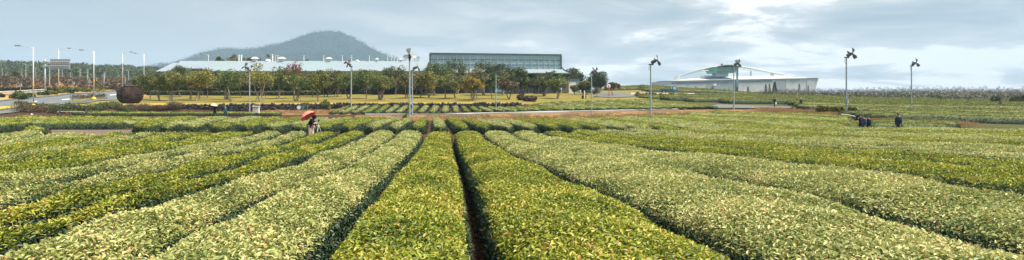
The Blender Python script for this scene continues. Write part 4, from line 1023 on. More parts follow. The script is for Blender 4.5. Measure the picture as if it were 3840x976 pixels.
bramble('verge_weeds',[(60,96.5),(130,93.2),(190,92.2)],700,.45,'purple',None,29,'stuff',ll=.5,w2=.7,wid=.12,up=1.4)
bramble('verge_weeds',[(270,112),(330,118),(390,128)],900,.8,'purple',None,30,'stuff',ll=.5,w2=.8,wid=.12,up=1.4)
bramble('orange_scrub',[(262,160),(300,160),(330,165)],2500,1.0,'orange','bright orange patch of dry shrubs beyond the road',31,ll=.5,w2=5,wid=.4)
# ------------------------------------------------------------------ mountain
MOUNT = mat('wooded_mountain',(.008,.028,.040),.95,.05,noise=(.012,(.018,.048,.06)),bump=(.05,1,8))
prf=[(430,300),(520,262),(590,243),(640,238),(680,232),(700,222),(740,206),(780,192),(810,186),(850,181),(900,183),(940,182),(970,180),(1000,172),(1040,164),(1070,156),(1100,146),(1125,136),(1150,127),(1175,121),(1200,117),(1225,115),(1250,116),(1280,119),(1300,129),(1330,143),(1360,160),(1390,177),(1420,193),(1450,206),(1480,219),(1510,229),(1560,243),(1640,258),(1760,290)]
pu=np.array([p[0] for p in prf]); pz=(HY-np.array([p[1] for p in prf]))/F*2600
nu,nd=260,60
U_=np.linspace(430,1760,nu); D_=np.linspace(1850,3350,nd)
zt=np.interp(U_,pu,pz); V=[]
fall=np.interp(D_,[1850,2600,3350],[0,1,.15])**.9
for j,dd in enumerate(D_):
    x=(U_-CX)/F*2600*(1+ (dd-2600)/2600*.25)
    # keep the ridge the highest thing in view: the front slope stays under the ridge line of sight
    z=-8+(zt+8)*fall[j]*(dd/2600 if dd<2600 else 1)
    z=z+5*np.sin(x*.021+dd*.013)*np.sin(x*.008)*fall[j]*(1-fall[j])*2+3.0*np.sin(x*.11)*np.sin(dd*.09+x*.05)*(z>5)*(1-fall[j])
    V.append(np.stack([x,np.full(nu,dd),z],1))
V=np.concatenate(V); I=np.arange(nu*nd).reshape(nd,nu)
Fq=np.stack([I[:-1,:-1],I[:-1,1:],I[1:,1:],I[1:,:-1]],-1).reshape(-1,4)
tag(MB().add(V,Fq,0).build('mountain',MOUNT,smooth=True),kind='structure')
rg=np.random.default_rng(40); n=17000
fi=rg.integers(0,len(Fq),n); C=V[Fq[fi]].mean(1)+rg.normal(0,7,(n,3))*np.array([1,1,0]); keep=(C[:,1]<2720)&(C[:,2]>0); C=C[keep]; n=len(C)
C2_=np.repeat(C,7,0); hh=np.repeat(rg.uniform(4,10,n),7)
P=C2_+rg.normal(size=(n*7,3))*np.array([5,5,2.0])+np.stack([0*hh,0*hh,hh*rg.random(n*7)*.8],1)
m=MB(); leaves(m,P,nrm(rg.normal(size=(n*7,3))+np.array([0,0,1.0])),rdirs(n*7),rg.uniform(2.5,4.5,n*7),np.clip(np.repeat(rg.normal(.35,.10,n),7)+rg.normal(0,.06,n*7),.01,.9),.7)
tag(m.build('mountain_forest',pal('mountain_leaves',[(.004,.018,.028),(.008,.030,.042),(.014,.042,.054),(.026,.058,.066)],trans=0.05)),kind='stuff')

# ------------------------------------------------------------------ long building with the metal roof
ROOF=bpy.data.materials.new('standing_seam_metal'); ROOF.use_nodes=True
_N=ROOF.node_tree.nodes; _L=ROOF.node_tree.links; _b=_N['Principled BSDF']
_tc=_N.new('ShaderNodeTexCoord'); _wv=_N.new('ShaderNodeTexWave'); _wv.wave_type='BANDS'; _wv.bands_direction='X'; _wv.inputs['Scale'].default_value=1.1; _wv.inputs['Distortion'].default_value=.4
_rp=_N.new('ShaderNodeValToRGB'); _rp.color_ramp.elements[0].color=(.19,.25,.31,1); _rp.color_ramp.elements[0].position=.0; _rp.color_ramp.elements[1].color=(.29,.36,.43,1); _rp.color_ramp.elements[1].position=.25
_ns=_N.new('ShaderNodeTexNoise'); _ns.inputs['Scale'].default_value=.15; _mx=_N.new('ShaderNodeMixRGB'); _mx.blend_type='MULTIPLY'; _mx.inputs['Fac'].default_value=.25
_L.new(_tc.outputs['Object'],_wv.inputs['Vector']); _L.new(_wv.outputs['Fac'],_rp.inputs['Fac']); _L.new(_tc.outputs['Object'],_ns.inputs['Vector'])
_L.new(_rp.outputs['Color'],_mx.inputs['Color1']); _L.new(_ns.outputs['Color'],_mx.inputs['Color2']); _L.new(_mx.outputs['Color'],_b.inputs['Base Color']); _b.inputs['Roughness'].default_value=.5; _b.inputs['Metallic'].default_value=.15
WALLD=mat('dark_wall_panels',(.045,.055,.075),.7,noise=(.6,(.07,.08,.10)))
TRIM=mat('teal_trim',(.10,.17,.20),.5,noise=(1,(.13,.21,.24)))
GLT=mat('pale_teal_glass',(.30,.46,.50),.18,.7,noise=(.25,(.40,.56,.60)))
STEELT=mat('teal_steel_frame',(.07,.11,.13),.5,noise=(1,(.10,.14,.16)))
WINDG=mat('dark_window_glass',(.04,.07,.12),.1,.9,noise=(.4,(.09,.13,.2)))
dE,dR=176.0,190.0
xL,xR=XY(585,dE)[0],XY(1600,dE)[0]; zE,zR=Z(267.5,dE),Z(229,dR); gB=G(*XY(1200,178))-.6
r=empty('long_building',((xL+xR)/2,183,gB),'long low building with a pale blue metal roof behind the lawn trees','building'); o0=np.array(r.location)
def quadslab(m,p,th,mi=0):
    p=[np.array(q,float)-o0 for q in p]; q=[a-np.array([0,0,th]) for a in p]
    m.add(p+q,[(0,1,2,3),(7,6,5,4),(0,4,5,1),(1,5,6,2),(2,6,7,3),(3,7,4,0)],mi)
m=MB(); xl2,xr2=XY(620,dE)[0]-o0[0],XY(1597,dE)[0]-o0[0]; m.box(((xl2+xr2)/2,3,(zE-gB-.4)/2),(xr2-xl2,16,zE-gB-.4)); m.build('wall',WALLD,r)
m=MB()
quadslab(m,[(XY(800,dE)[0],dE-2,zE),(xR,dE-2,zE),(XY(1606,dR)[0],dR,zR),(XY(676,dR)[0],dR,zR)],.25)
quadslab(m,[(XY(676,dR)[0],dR+.02,zR),(XY(1606,dR)[0],dR+.02,zR),(XY(1606,dR)[0],dR+14,zE),(XY(660,dR)[0],dR+14,zE)],.25)
quadslab(m,[(XY(640,dE)[0],dE+2.2,Z(255,dE)),(XY(798,dE)[0],dE+2.2,Z(255.5,dE)),(XY(770,dR)[0],dR-.1,zR-.02),(XY(676,dR)[0],dR-.1,zR-.02)],.25)
quadslab(m,[(XY(592,dE)[0],dE-1,Z(268,dE)),(XY(640,dE)[0],dE-1,Z(268,dE)),(XY(690,dR)[0],dR-3,Z(238,dR)),(XY(668,dR)[0],dR-3,Z(238,dR))],.2)
rf=m.build('roof',ROOF,r)
m=MB(); m.box(((XY(800,dE)[0]+xR)/2-o0[0],dE-2.12-o0[1],zE-.2-gB),(xR-XY(800,dE)[0],.2,.36)); m.build('gutter',TRIM,rf)
for i,u in enumerate(range(830,1600,44)):
    wn=MB(); x=XY(u,dE)[0]-o0[0]; wn.box((x,3-8.06,2.9),(2.5,.1,2.3)); wo=wn.build('window',WINDG,r)
    fr_=MB(); fr_.box((x,3-8.14,2.9),(.1,.08,2.3)); fr_.box((x,3-8.14,4.1),(2.7,.08,.12)); fr_.box((x,3-8.14,1.7),(2.7,.08,.12)); fr_.build('frame',LAMPM,wo)
def roofz(u,v,d): return np.array([XY(u,d)[0],d,Z(v,d)])-o0
for i,(u,vt) in enumerate([(896,209),(905,209),(1022,207),(1033,211),(1041,210),(1139,211),(1213,211),(1283,210),(1318,210),(1384,211),(1453,213),(1467,214),(1477,213),(1489,215),(1556,215),(1565,216),(1572,215)]):
    b=roofz(u,230,dR-.5); t=roofz(u,vt,dR-.5); m=MB(); m.tube([b+[0,0,-.4],t],.20,10); m.lathe([(0,0),(.28,0),(.28,.22),(0,.22)],tuple(t),10); m.build('chimney',WHITE if i<3 else LAMPM,rf)
for (u,vt,wp) in [(956,214,24),(1057,214,26),(1234,215,22),(1414,218,12),(1503,219,12)]:
    b=roofz(u,233,dR-1.5); H=(233-vt)/F*dR; W=wp/F*dR; m=MB(); m.box((b[0],b[1],b[2]+H*.3-.3),(W*.6,W*.6,H*.75+.6)); 
    V0=[(b[0]-W/2,b[1]-W/2,b[2]+H*.62),(b[0]+W/2,b[1]-W/2,b[2]+H*.62),(b[0]+W/2,b[1]+W/2,b[2]+H*.62),(b[0]-W/2,b[1]+W/2,b[2]+H*.62),(b[0]-W/4,b[1],b[2]+H),(b[0]+W/4,b[1],b[2]+H)]
    m.add(V0,[(0,1,5,4),(2,3,4,5),(1,2,5),(3,0,4),(3,2,1,0)]); vv_=m.build('roof_vent',LAMPM,rf)
for (u,wp) in [(1006,22),(1340,14)]:
    b=roofz(u,229,dR-.5); m=MB(); m.sphere(tuple(b),wp/F*dR/2,10,sc=(1,1,.55)); m.build('skylight',WHITE,rf)

# glass hall
dG=172.0
gx0,gx1=XY(1614,dG)[0],XY(2103,dG)[0]; zT0,zT1=Z(199,dG),Z(205,dG)
gG=G(*XY(1900,172))-.8
r=empty('glass_hall',((gx0+gx1)/2,dG+7,gG),'tall glass hall with a teal framed facade rising above the trees','building'); o0=np.array(r.location)
W_g=gx1-gx0; zb=Z(262,dG)-gG
m=MB(); m.box((0,.2,(zb-.6)/2),(W_g*1.0,13,zb-.6)); m.build('wall',WALLD,r)
m=MB(); zt0,zt1=zT0-gG,zT1-gG
m.add([(-W_g/2,-6.7,zb),(W_g/2,-6.7,zb),(W_g/2,6.5,zb),(-W_g/2,6.5,zb),(-W_g/2,-6.7,zt0-.3),(W_g/2,-6.7,zt1-.3),(W_g/2,6.5,zt1-.3),(-W_g/2,6.5,zt0-.3)],[(3,2,1,0),(4,5,6,7),(0,1,5,4),(1,2,6,5),(2,3,7,6),(3,0,4,7)])
gl=m.build('glass_facade',GLT,r)
cols=[0,.052,.101,.151,.201,.253,.306,.359,.411,.463,.516,.568,.620,.673,.725,.777,.829,.872,.915,.957]
rows=[0,.30,.67]   # from the top
def ztop(t): return zt0+(zt1-zt0)*t
for t_ in cols[1:]:
    m=MB(); m.box((-W_g/2+W_g*t_,-6.82,(zb+ztop(t_)-.3)/2),(.13,.2,ztop(t_)-.3-zb)); m.build('mullion',STEELT if 0 else LAMPM,gl)
m=MB()
for k in (.33,.66,.985): 
    m=MB(); V0=[]; 
    for x,t_ in ((-W_g/2,0),(W_g/2,1)):
        z=ztop(t_)-.3-(ztop(t_)-.3-zb)*k
        V0+=[(x,-6.9,z-.07),(x,-6.9,z+.07),(x,-6.72,z+.07),(x,-6.72,z-.07)]
    m.add(V0,[(0,4,5,1),(1,5,6,2),(2,6,7,3),(3,7,4,0)]); m.build('transom',STEELT,gl)
# top row of narrower, lighter blinds inside
m=MB(); V0=[]
for x,t_ in ((-W_g/2-.25,0),(W_g/2+.25,1)):
    z=ztop(t_); V0+=[(x,-7.1,z-.32),(x,-7.1,z+.1),(x,6.9,z+.1),(x,6.9,z-.32)]
m.add(V0,[(0,4,5,1),(1,5,6,2),(2,6,7,3),(3,7,4,0),(0,1,2,3),(7,6,5,4)]); m.build('roof',STEELT,r)
for x,zt_ in ((-W_g/2-.12,zt0),(W_g/2+.12,zt1)):
    m=MB(); m.box((x,-6.85,(zb+zt_)/2-.2),(.42,.42,zt_-zb-.3)); m.build('corner_column',STEELT,r)
# metal skirt roof with its curved right end
m=MB(); xs0=XY(1955,dG)[0]-o0[0]; xs1=XY(2137,dG)[0]-o0[0]; V0=[]; k=10
q=np.linspace(0,1,k)
for i,t_ in enumerate(q):
    y=-6.9-3.0*t_; z=zb+.15-1.15*(1-(1-t_)**1.6)
    xe=(W_g/2+.2)+(xs1-W_g/2-.2)*t_**.8
    V0+=[(-W_g/2,y,z),(xe,y,z),(xe,y,z-.16),(-W_g/2,y,z-.16)]
Fc=[]
for i in range(k-1):
    a=i*4;b=a+4; Fc+=[(a,b,b+1,a+1),(a+1,b+1,b+2,a+2),(a+3,a+2,b+2,b+3)]
Fc+=[((k-1)*4+3,(k-1)*4+2,(k-1)*4+1,(k-1)*4)]
m.add(V0,Fc)
# right hand slope running up along the facade edge
V1=[(W_g/2+.3,-6.8,zb+.9),(W_g/2+.3,-4,zb+.9),(xs1,-9.9,zb-1.0),(xs1,-4,zb-1.0),(W_g/2+.9,-7.6,zb+.1),(W_g/2+.9,-4,zb+.1)]
m.add(V1,[(0,4,5,1),(4,2,3,5)]); m.build('skirt_roof',ROOF,r)
m=MB(); m.box(((-W_g/2+xs1)/2,-9.98,zb-1.12),(xs1+W_g/2,.14,.28)); m.build('gutter',TRIM,r)
for u in [1770,1816,1872,1925,1972,2020,2085]:
    m=MB(); x=XY(u,dG)[0]-o0[0]; m.box((x,-7.3,(zb-1.2)/2),(.45,.45,zb-1.2)); m.build('column',LAMPM,r)
m=MB(); x=XY(2118,dG)[0]-o0[0]; m.box((x,-8.0,(zb-1.3)/2),(1.5,1.5,zb-1.3)); m.build('corner_column',mat('brown_cladding',(.10,.085,.08),.8,noise=(2,(.15,.13,.12))),r)
for u0,u1 in [(1740,1768),(1776,1812),(1822,1868),(1930,1968),(1978,2016),(2026,2080)]:
    x0_,x1_=XY(u0,dG)[0]-o0[0],XY(u1,dG)[0]-o0[0]
    m=MB(); m.box(((x0_+x1_)/2,-6.42,2.2),(x1_-x0_,.1,3.2)); wo=m.build('window',WINDG,r)
    for k in range(1,4):
        m=MB(); m.box((x0_+(x1_-x0_)*k/4,-6.5,2.2),(.07,.06,3.2)); m.build('mullion',LAMPM,wo)
# small grey shed with white roller door
dS=178; r=empty('shed',(*XY(2155,dS),G(*XY(2155,dS))-.3),'small blue-grey shed with a white roller door by the glass hall','building'); o0=np.array(r.location)
def bx(m,u0,u1,v0,v1,y,th): 
    a=XY(u0,dS)[0]-o0[0]; b=XY(u1,dS)[0]-o0[0]; c=Z(v1,dS)-o0[2]; e=Z(v0,dS)-o0[2]; m.box(((a+b)/2,y,(c+e)/2),(b-a,th,e-c))
m=MB(); bx(m,2126,2175,298,358,3,6); m.build('wall',mat('blue_grey_plaster',(.20,.27,.31),.8,noise=(.5,(.25,.32,.36))),r)
m=MB(); bx(m,2124,2177,296.5,298.2,3,6.3); m.build('roof',TRIM,r)
m=MB(); bx(m,2133,2159,310,356,-.06,.1); m.build('door',WHITE,r)

# ------------------------------------------------------------------ the white arena
dA=520.0; ARW=mat('white_arena_cladding',(.52,.55,.57),.5,.4,noise=(.03,(.60,.63,.65)))
ARG=mat('grey_arena_panel',(.30,.35,.39),.6,noise=(.08,(.35,.40,.44)))
ARB=mat('blue_arena_glass',(.06,.13,.19),.3,.6,noise=(.1,(.18,.29,.36)))
TEAL=mat('teal_tower_glass',(.03,.36,.33),.3,.4,noise=(.25,(.06,.46,.42)))
def zx(a): return 2460+a/4.293
def zy(b): return 230+b/4.293
r=empty('arena',(*XY(2762,dA),-8),'huge white arena with a teal glass tower and arched roof trusses','building'); o0=np.array(r.location)
def AP(a,b,y=0): return np.array([(zx(a)-CX)/F*dA-o0[0], y, Z(zy(b),dA)-o0[2]])
# body: outline extruded in depth
top=[(90,322),(300,292),(520,277),(800,255),(1100,240),(1300,236),(1700,240),(2000,243),(2200,250),(2490,268),(2500,300)]
# right roof swoops: (2050,208)->(2490,262) behind
def prism(outl,y0,y1):
    n=len(outl); A=[AP(a,b,y0) for a,b in outl]; B=[AP(a,b,y1) for a,b in outl]; return A,B,n
def strip_body(m,up,lo,y0,y1,mi=0):
    n=len(up); V0=[]; 
    for (a,b),(c,e) in zip(up,lo): V0+=[AP(a,b,y0),AP(c,e,y0),AP(c,e,y1),AP(a,b,y1)]
    Fc=[]
    for i in range(n-1):
        p=i*4;q_=p+4; Fc+=[(p,p+1,q_+1,q_),(p+3,p,q_,q_+3),(p+1,p+2,q_+2,q_+1),(p+2,p+3,q_+3,q_+2)]
    Fc+=[(0,3,2,1),((n-1)*4,(n-1)*4+1,(n-1)*4+2,(n-1)*4+3)]
    m.add(V0,Fc,mi)
m=MB()
up=[(92,325),(400,318),(740,312),(1220,302),(1780,290),(2300,276),(2470,280),(2500,300)]
lo=[(110,640),(400,640),(740,640),(1220,640),(1780,640),(2300,640),(2380,640),(2400,640)]
strip_body(m,up,lo,-12,40); m.build('wall',ARW,r)
# roof: shallow dome from the facade edge up to the crown line behind
m=MB(); edge=[(88,322),(400,315),(740,309),(1220,299),(1780,287),(2060,280),(2475,270),(2502,290)]
crown=[(120,316),(400,300),(740,262),(1220,232),(1780,238),(2060,213),(2460,262),(2482,280)]
V0=[]
for (a,b),(c,e) in zip(edge,crown):
    V0+=[AP(a,b+9,-12.6),AP(a,b,-13),AP((a+c)/2,b*.45+e*.55,2),AP(c,e,22),AP(c,e+30,45)]
Fc=[]
for i in range(len(edge)-1):
    for j in range(4): p=i*5+j; Fc.append((p,p+5,p+6,p+1))
m.add(V0,Fc); rf=m.build('roof',ARW,r,smooth=True)
#m=MB(); m.add([AP(2050,208,15),AP(2490,262,5),AP(2490,290,25),AP(2050,290,25),AP(2040,235,-5)],[(0,1,2,3),(0,4,1),(4,3,2),(4,2,1)]); m.build('roof_wing',ARW,rf)
m=MB(); m.add([AP(300,292,-4),AP(370,288,-4),AP(370,236,-4),AP(335,240,-4),AP(300,292,4),AP(370,288,4),AP(370,236,4),AP(335,240,4)],[(0,1,2,3),(7,6,5,4),(0,4,5,1),(1,5,6,2),(2,6,7,3),(3,7,4,0)]); m.build('truss_foot',ARW,rf)
def panel(nm,pts,mt,y=-12.4,th=.3,par=None):
    m=MB(); a=[AP(p,q,y) for p,q in pts]; b=[AP(p,q,y+th) for p,q in pts]
    m.add(a+b,[(0,1,2,3),(0,4,5,1),(1,5,6,2),(2,6,7,3),(3,7,4,0)]); return m.build(nm,mt,par or r)
panel('window_band',[(192,345),(735,332),(735,358),(192,370)],ARB)
panel('grey_panel',[(740,312),(1222,303),(1222,560),(740,560)],ARG,-12.3)
panel('window_band',[(750,322),(1205,313),(1205,340),(750,350)],ARB,-12.7)
panel('window_band',[(1235,320),(1775,308),(1775,333),(1235,345)],ARB)
panel('grey_panel',[(1815,308),(1990,303),(1990,560),(1815,560)],ARG)
panel('grey_panel',[(2055,302),(2207,296),(2207,322),(2055,330)],ARG)
panel('grey_panel',[(2320,285),(2470,288),(2440,560),(2320,560)],mat('pale_grey_panel',(.45,.49,.53),.6,noise=(.05,(.5,.54,.57))))
panel('banner',[(830,378),(888,360),(892,395),(870,408)],WHITE,-13)
panel('roof_plinth',[(795,228),(975,226),(975,258),(795,262)],ARW,4,10)
# tower
def ring(a0,a1,b,y0,y1): return [AP(a0,b,y0),AP(a1,b,y0),AP(a1,b,y1),AP(a0,b,y1)]
m=MB(); V0=ring(975,1145,250,-3,12)+ring(975,1145,195,-3,12); m.add(V0,[(0,1,5,4),(1,2,6,5),(2,3,7,6),(3,0,4,7),(4,5,6,7)]); tw=m.build('tower_base',ARW,r)
m=MB(); V0=ring(932,1213,196,-8,18)+ring(905,1252,104,-12,22); m.add(V0,[(0,1,5,4),(1,2,6,5),(2,3,7,6),(3,0,4,7),(4,5,6,7),(3,2,1,0)]); tg=m.build('tower_glass',TEAL,r)
for k in range(1,14):
    t_=k/14; m=MB(); a=AP(932+(281)*t_,196,-8.2); b=AP(905+347*t_,104,-12.2); m.tube([a,b],.16,4); m.build('mullion',LAMPM,tg)
m=MB(); a=AP(918,150,-10.3); b=AP(1232,150,-10.3); m.tube([a,b],.25,4); m.build('floor_band',ARW,tg)
m=MB(); V0=[]; k=13
for i in range(k):
    t_=i/(k-1); a=868+412*t_; b=102-32*sin(pi*t_)**.8+(-6)*t_; 
    V0+=[AP(a,b,-14),AP(a,b+9,-14),AP(a,b+9,24),AP(a,b,24)]
Fc=[]
for i in range(k-1):
    p=i*4;q_=p+4; Fc+=[(p,p+1,q_+1,q_),(p+3,p,q_,q_+3),(p+1,p+2,q_+2,q_+1)]
m.add(V0,Fc); m.build('tower_roof',LAMPM,r)
m=MB(); m.tube([AP(1092,72,5),AP(1092,50,5)],.5,6); m.box(tuple(AP(1092,56,5)),(1.6,1.2,2)); m.build('antenna',DARKM,r)
def truss(nm,tp,bt,nseg):
    tp=np.array([AP(*p,0) for p in tp]); bt=np.array([AP(*p,0) for p in bt])
    def rs(P):
        s_=np.concatenate([[0],np.cumsum(np.linalg.norm(np.diff(P,axis=0),axis=1))]); t_=np.linspace(0,s_[-1],nseg+1); return np.stack([np.interp(t_,s_,P[:,i]) for i in range(3)],1)
    A=rs(tp); B=rs(bt); m=MB(); m.tube(A,.42,6); m.tube(B,.42,6)
    for i in range(nseg): m.tube([B[i],A[i+1]],.22,4,caps=False); m.tube([A[i+1],B[i+1]],.22,4,caps=False)
    m.build(nm,GALV,r)
truss('truss',[(372,238),(450,215),(600,170),(720,135),(890,98)],[(372,246),(450,228),(600,186),(720,158),(840,152),(915,165)],16)
truss('truss',[(1268,82),(1400,88),(1530,112),(1700,148),(1860,178),(2052,207)],[(1268,112),(1400,130),(1530,148),(1700,168),(1860,190),(2045,222)],24)
for a,b0,b1 in [(1530,148,236),(1855,185,240),(1886,190,242)]:
    m=MB(); m.tube([AP(a,b0,0),AP(a,b1,0)],.6,6); m.build('truss_post',GALV,r)
m=MB(); m.tube([AP(1240,120,0),AP(1305,225,0)],.3,5); m.tube([AP(1240,120,0),AP(1210,190,0)],.3,5); m.build('tower_brace',GALV,r)
m=MB(); m.box(tuple(AP(1218,390,-12.9)),(1.6,.6,42)); m.build('downpipe',ARB,r)

# ------------------------------------------------------------------ vehicles
BLUE=mat('blue_truck_paint',(.005,.085,.17),.35,.5,noise=(2,(.008,.11,.21)))
def wheel(par,x,y,r_=.33,w_=.2):
    m=MB(); m.lathe([(r_*.55,-w_/2),(r_*.9,-w_/2),(r_,-w_*.35),(r_,w_*.35),(r_*.9,w_/2),(r_*.55,w_/2)],(0,0,0),20,axis='y'); t_=m.build('wheel',RUBBER,par); t_.location=(x,y,r_)
    m=MB(); m.lathe([(0,-w_*.45),(r_*.5,-w_*.45),(r_*.58,-w_*.3),(r_*.58,w_*.3),(r_*.5,w_*.45),(0,w_*.45)],(0,0,0),14,axis='y'); m.build('rim',LAMPM,t_)
d=188; x,y=XY(2508,d); r=empty('pickup_truck',(x,y,G(x,y)+.15),'blue flatbed pickup truck parked above the dark retaining bank','truck'); r.rotation_euler=(0,0,-.1)
# side profile of the cab-over body, facing +x
side=[(.95,.45),(2.35,.42),(2.62,.55),(2.60,1.05),(2.42,1.25),(2.05,1.86),(1.9,1.95),(1.02,1.95),(.95,1.85)]
def loftside(m,side,y0,y1,inset=.0):
    n=len(side); V0=[(a,y0+(inset if b>1.2 else 0),b) for a,b in side]+[(a,y1-(inset if b>1.2 else 0),b) for a,b in side]
    cA=len(V0); V0+=[(np.mean([p[0] for p in side]),y0+inset*.5,np.mean([p[1] for p in side])),(np.mean([p[0] for p in side]),y1-inset*.5,np.mean([p[1] for p in side]))]
    Fc=[(i,(i+1)%n,n+(i+1)%n,n+i) for i in range(n)]+[(cA,(i+1)%n,i) for i in range(n)]+[(cA+1,n+i,n+(i+1)%n) for i in range(n)]
    m.add(V0,Fc)
m=MB(); loftside(m,side,-.82,.82,.08); cab=m.build('cab',BLUE,r)
for s_ in (-1,1):
    m=MB(); yy=s_*.79; V0=[(1.25,yy,1.2),(2.15,yy,1.2),(1.92,yy-s_*.03,1.72),(1.25,yy-s_*.03,1.76)]; V0+=[(a,b+s_*.02,c) for a,b,c in V0]; m.add(V0,[(0,1,2,3),(4,7,6,5),(0,4,5,1),(1,5,6,2),(2,6,7,3),(3,7,4,0)]); m.build('side_window',GLASSD if 0 else mat('side_glass',(.35,.48,.52),.15,.8),cab)
    m=MB(); m.box((1.75,s_*.835,1.08),(1.0,.02,.1)); m.build('door_stripe',WHITE,cab)
    m=MB(); m.box((2.1,s_*.98,1.35),(.06,.16,.24)); m.build('mirror',DARKM,cab)
    m=MB(); m.box((2.63,s_*.6,.72),(.06,.3,.18)); m.build('headlight',WHITE,cab)
m=MB(); V0=[(2.455,-.68,1.27),(2.455,.68,1.27),(2.115,.64,1.82),(2.115,-.64,1.82)]; V0+=[(a+.02,b,c+.01) for a,b,c in V0]; m.add(V0,[(4,5,6,7),(0,1,5,4),(1,2,6,5),(2,3,7,6),(3,0,4,7)]); m.build('windscreen',GLASSD,cab)
m=MB(); m.box((-.85,0,.78),(3.5,1.66,.12)); m.build('bed_floor',BLUE,r)
for s_ in (-1,1): m=MB(); m.box((-.85,s_*.80,1.02),(3.5,.05,.36)); m.build('bed_side',BLUE,r)
m=MB(); m.box((-2.6,0,1.02),(.05,1.6,.36)); m.build('tailgate',BLUE,r)
m=MB(); m.box((.86,0,1.3),(.05,1.5,.9)); m.build('bed_frame',WHITE,r)
m=MB(); m.box((-.4,0,.58),(4.0,.7,.22)); m.build('chassis',DARKM,r)
for xx in (1.75,-1.6):
    for s_ in (-1,1): wheel(r,xx,s_*.68)
def car(u,d,rz,col,lb,cat='car',hh=1.45,nm='parked_car'):
    x,y=XY(u,d); r=empty(nm,(x,y,G(x,y)+.02),lb,cat); r.rotation_euler=(0,0,rz)
    m=MB(); loftside(m,[(-2.1,.3),(2.1,.3),(2.2,.6),(2.05,.85),(1.2,.95),(.55,hh),(-1.1,hh),(-1.8,1.0),(-2.15,.9),(-2.2,.55)],-.85,.85,.0); b=m.build('body',col,r)
    for s_ in (-1,1):
        m=MB(); V0=[(-1.55,s_*.856,.98),(1.0,s_*.856,.98),(.5,s_*.856,hh-.1),(-1.05,s_*.856,hh-.1)]; V0+=[(a,b_+s_*.015,c) for a,b_,c in V0]; m.add(V0,[(0,1,2,3),(4,7,6,5),(0,4,5,1),(1,5,6,2),(2,6,7,3),(3,7,4,0)]); m.build('side_window',GLASSD,b)
        m=MB(); m.box((2.18,s_*.6,.68),(.08,.35,.14)); m.build('headlight',WHITE,b)
        m=MB(); m.box((-2.18,s_*.6,.75),(.08,.3,.16)); m.build('tail_light',mat('red_lens',(.4,.02,.02),.3),b)
    for xx in (1.35,-1.35):
        for s_ in (-1,1): wheel(r,xx,s_*.78)
car(2212,165,.1,mat('black_car_paint',(.02,.022,.028),.25,.6),'dark car half hidden behind the fan pole and the bare little tree')
car(1886,168,.0,mat('pale_blue_paint',(.22,.55,.62),.3,.5),'pale blue vehicle parked behind the trees beneath the glass hall','van',1.9,'parked_van')

# ------------------------------------------------------------------ wicker teapot
WICK=mat('dark_wicker',(.018,.014,.013),.9,.15,noise=(1.2,(.035,.026,.024),(.07,.03,.026)),bump=(3,1,.1))
WIC2=mat('pale_wicker',(.08,.065,.06),.9,.1,noise=(1.5,(.08,.06,.05)))
d=116.5; x,y=XY(488,d); r=empty('wicker_teapot',(x,y,G(x,y)),'giant round teapot sculpture woven of dark branches on the lawn','sculpture')
R_=2.12; Hh=3.45
prf_=[(0,0),(1.2,0),(1.55,.25),(1.92,.75),(2.12,1.35),(2.12,1.8),(1.98,2.3),(1.7,2.75),(1.35,3.1),(1.05,3.28),(.9,3.30),(0,3.30)]
m=MB(); m.lathe([(a*.96,b) for a,b in prf_],n=32); bd=m.build('body',WICK,r,smooth=True)
rg=np.random.default_rng(3); pz_=np.array([p[1] for p in prf_[1:10]]); pr_=np.array([p[0] for p in prf_[1:10]])
m=MB(); m2=MB()
for k in range(520):
    z0=rg.uniform(.02,3.15); a0=rg.uniform(0,2*pi); L_=rg.uniform(.7,1.9); sl=rg.normal(0,.35); vert=rg.random()<.4
    P=[]
    for t_ in np.linspace(0,1,6):
        if vert: z=np.clip(z0+(t_-.5)*L_*1.0,.02,3.2); a=a0+sl*.3*t_
        else: z=np.clip(z0+sl*.5*(t_-.5),.02,3.2); a=a0+t_*L_/2.1
        rr=np.interp(z,pz_,pr_)+.02+.05*rg.random(); P.append((rr*cos(a),rr*sin(a),z))
    (m if rg.random()<.72 else m2).tube(P,rg.uniform(.018,.034),4,caps=False)
m.build('branches',WICK,bd)['kind']='stuff'; m2.build('pale_branches',WIC2,bd)['kind']='stuff'
m=MB(); m.tube([(-1.75,0,1.9),(-2.2,0,2.25),(-2.55,0,2.75)],[.50,.36,.26],12,caps=False); m.tube([(-2.50,0,2.70),(-2.58,0,2.80)],[.30,.30],12,caps=False); sp=m.build('spout',WICK,r)
m=MB(); 
for k in range(22):
    a=rg.uniform(0,2*pi); m.tube([(-1.7+.1*cos(a),.46*sin(a),1.95+.42*cos(a)),(-2.2,.36*sin(a+.2),2.28+.32*cos(a+.2)),(-2.58+.1*cos(a),.3*sin(a+.3),2.76+.18*cos(a+.3))],.025,4,caps=False)
m.build('spout_branches',WIC2,sp)['kind']='stuff'
m=MB(); m.tube([(1.2,0,3.05),(1.7,0,3.3),(2.15,0,3.1),(2.35,0,2.6),(2.25,0,2.0),(2.05,0,1.6)],.13,8); m.build('handle',WICK,r)
m=MB(); m.lathe([(0,3.28),(1.22,3.28),(1.25,3.36),(1.0,3.42),(.5,3.50),(0,3.52)],n=28); m.lathe([(0,3.48),(.16,3.5),(.24,3.62),(.16,3.74),(0,3.76)],n=12); m.build('lid',WIC2,r)

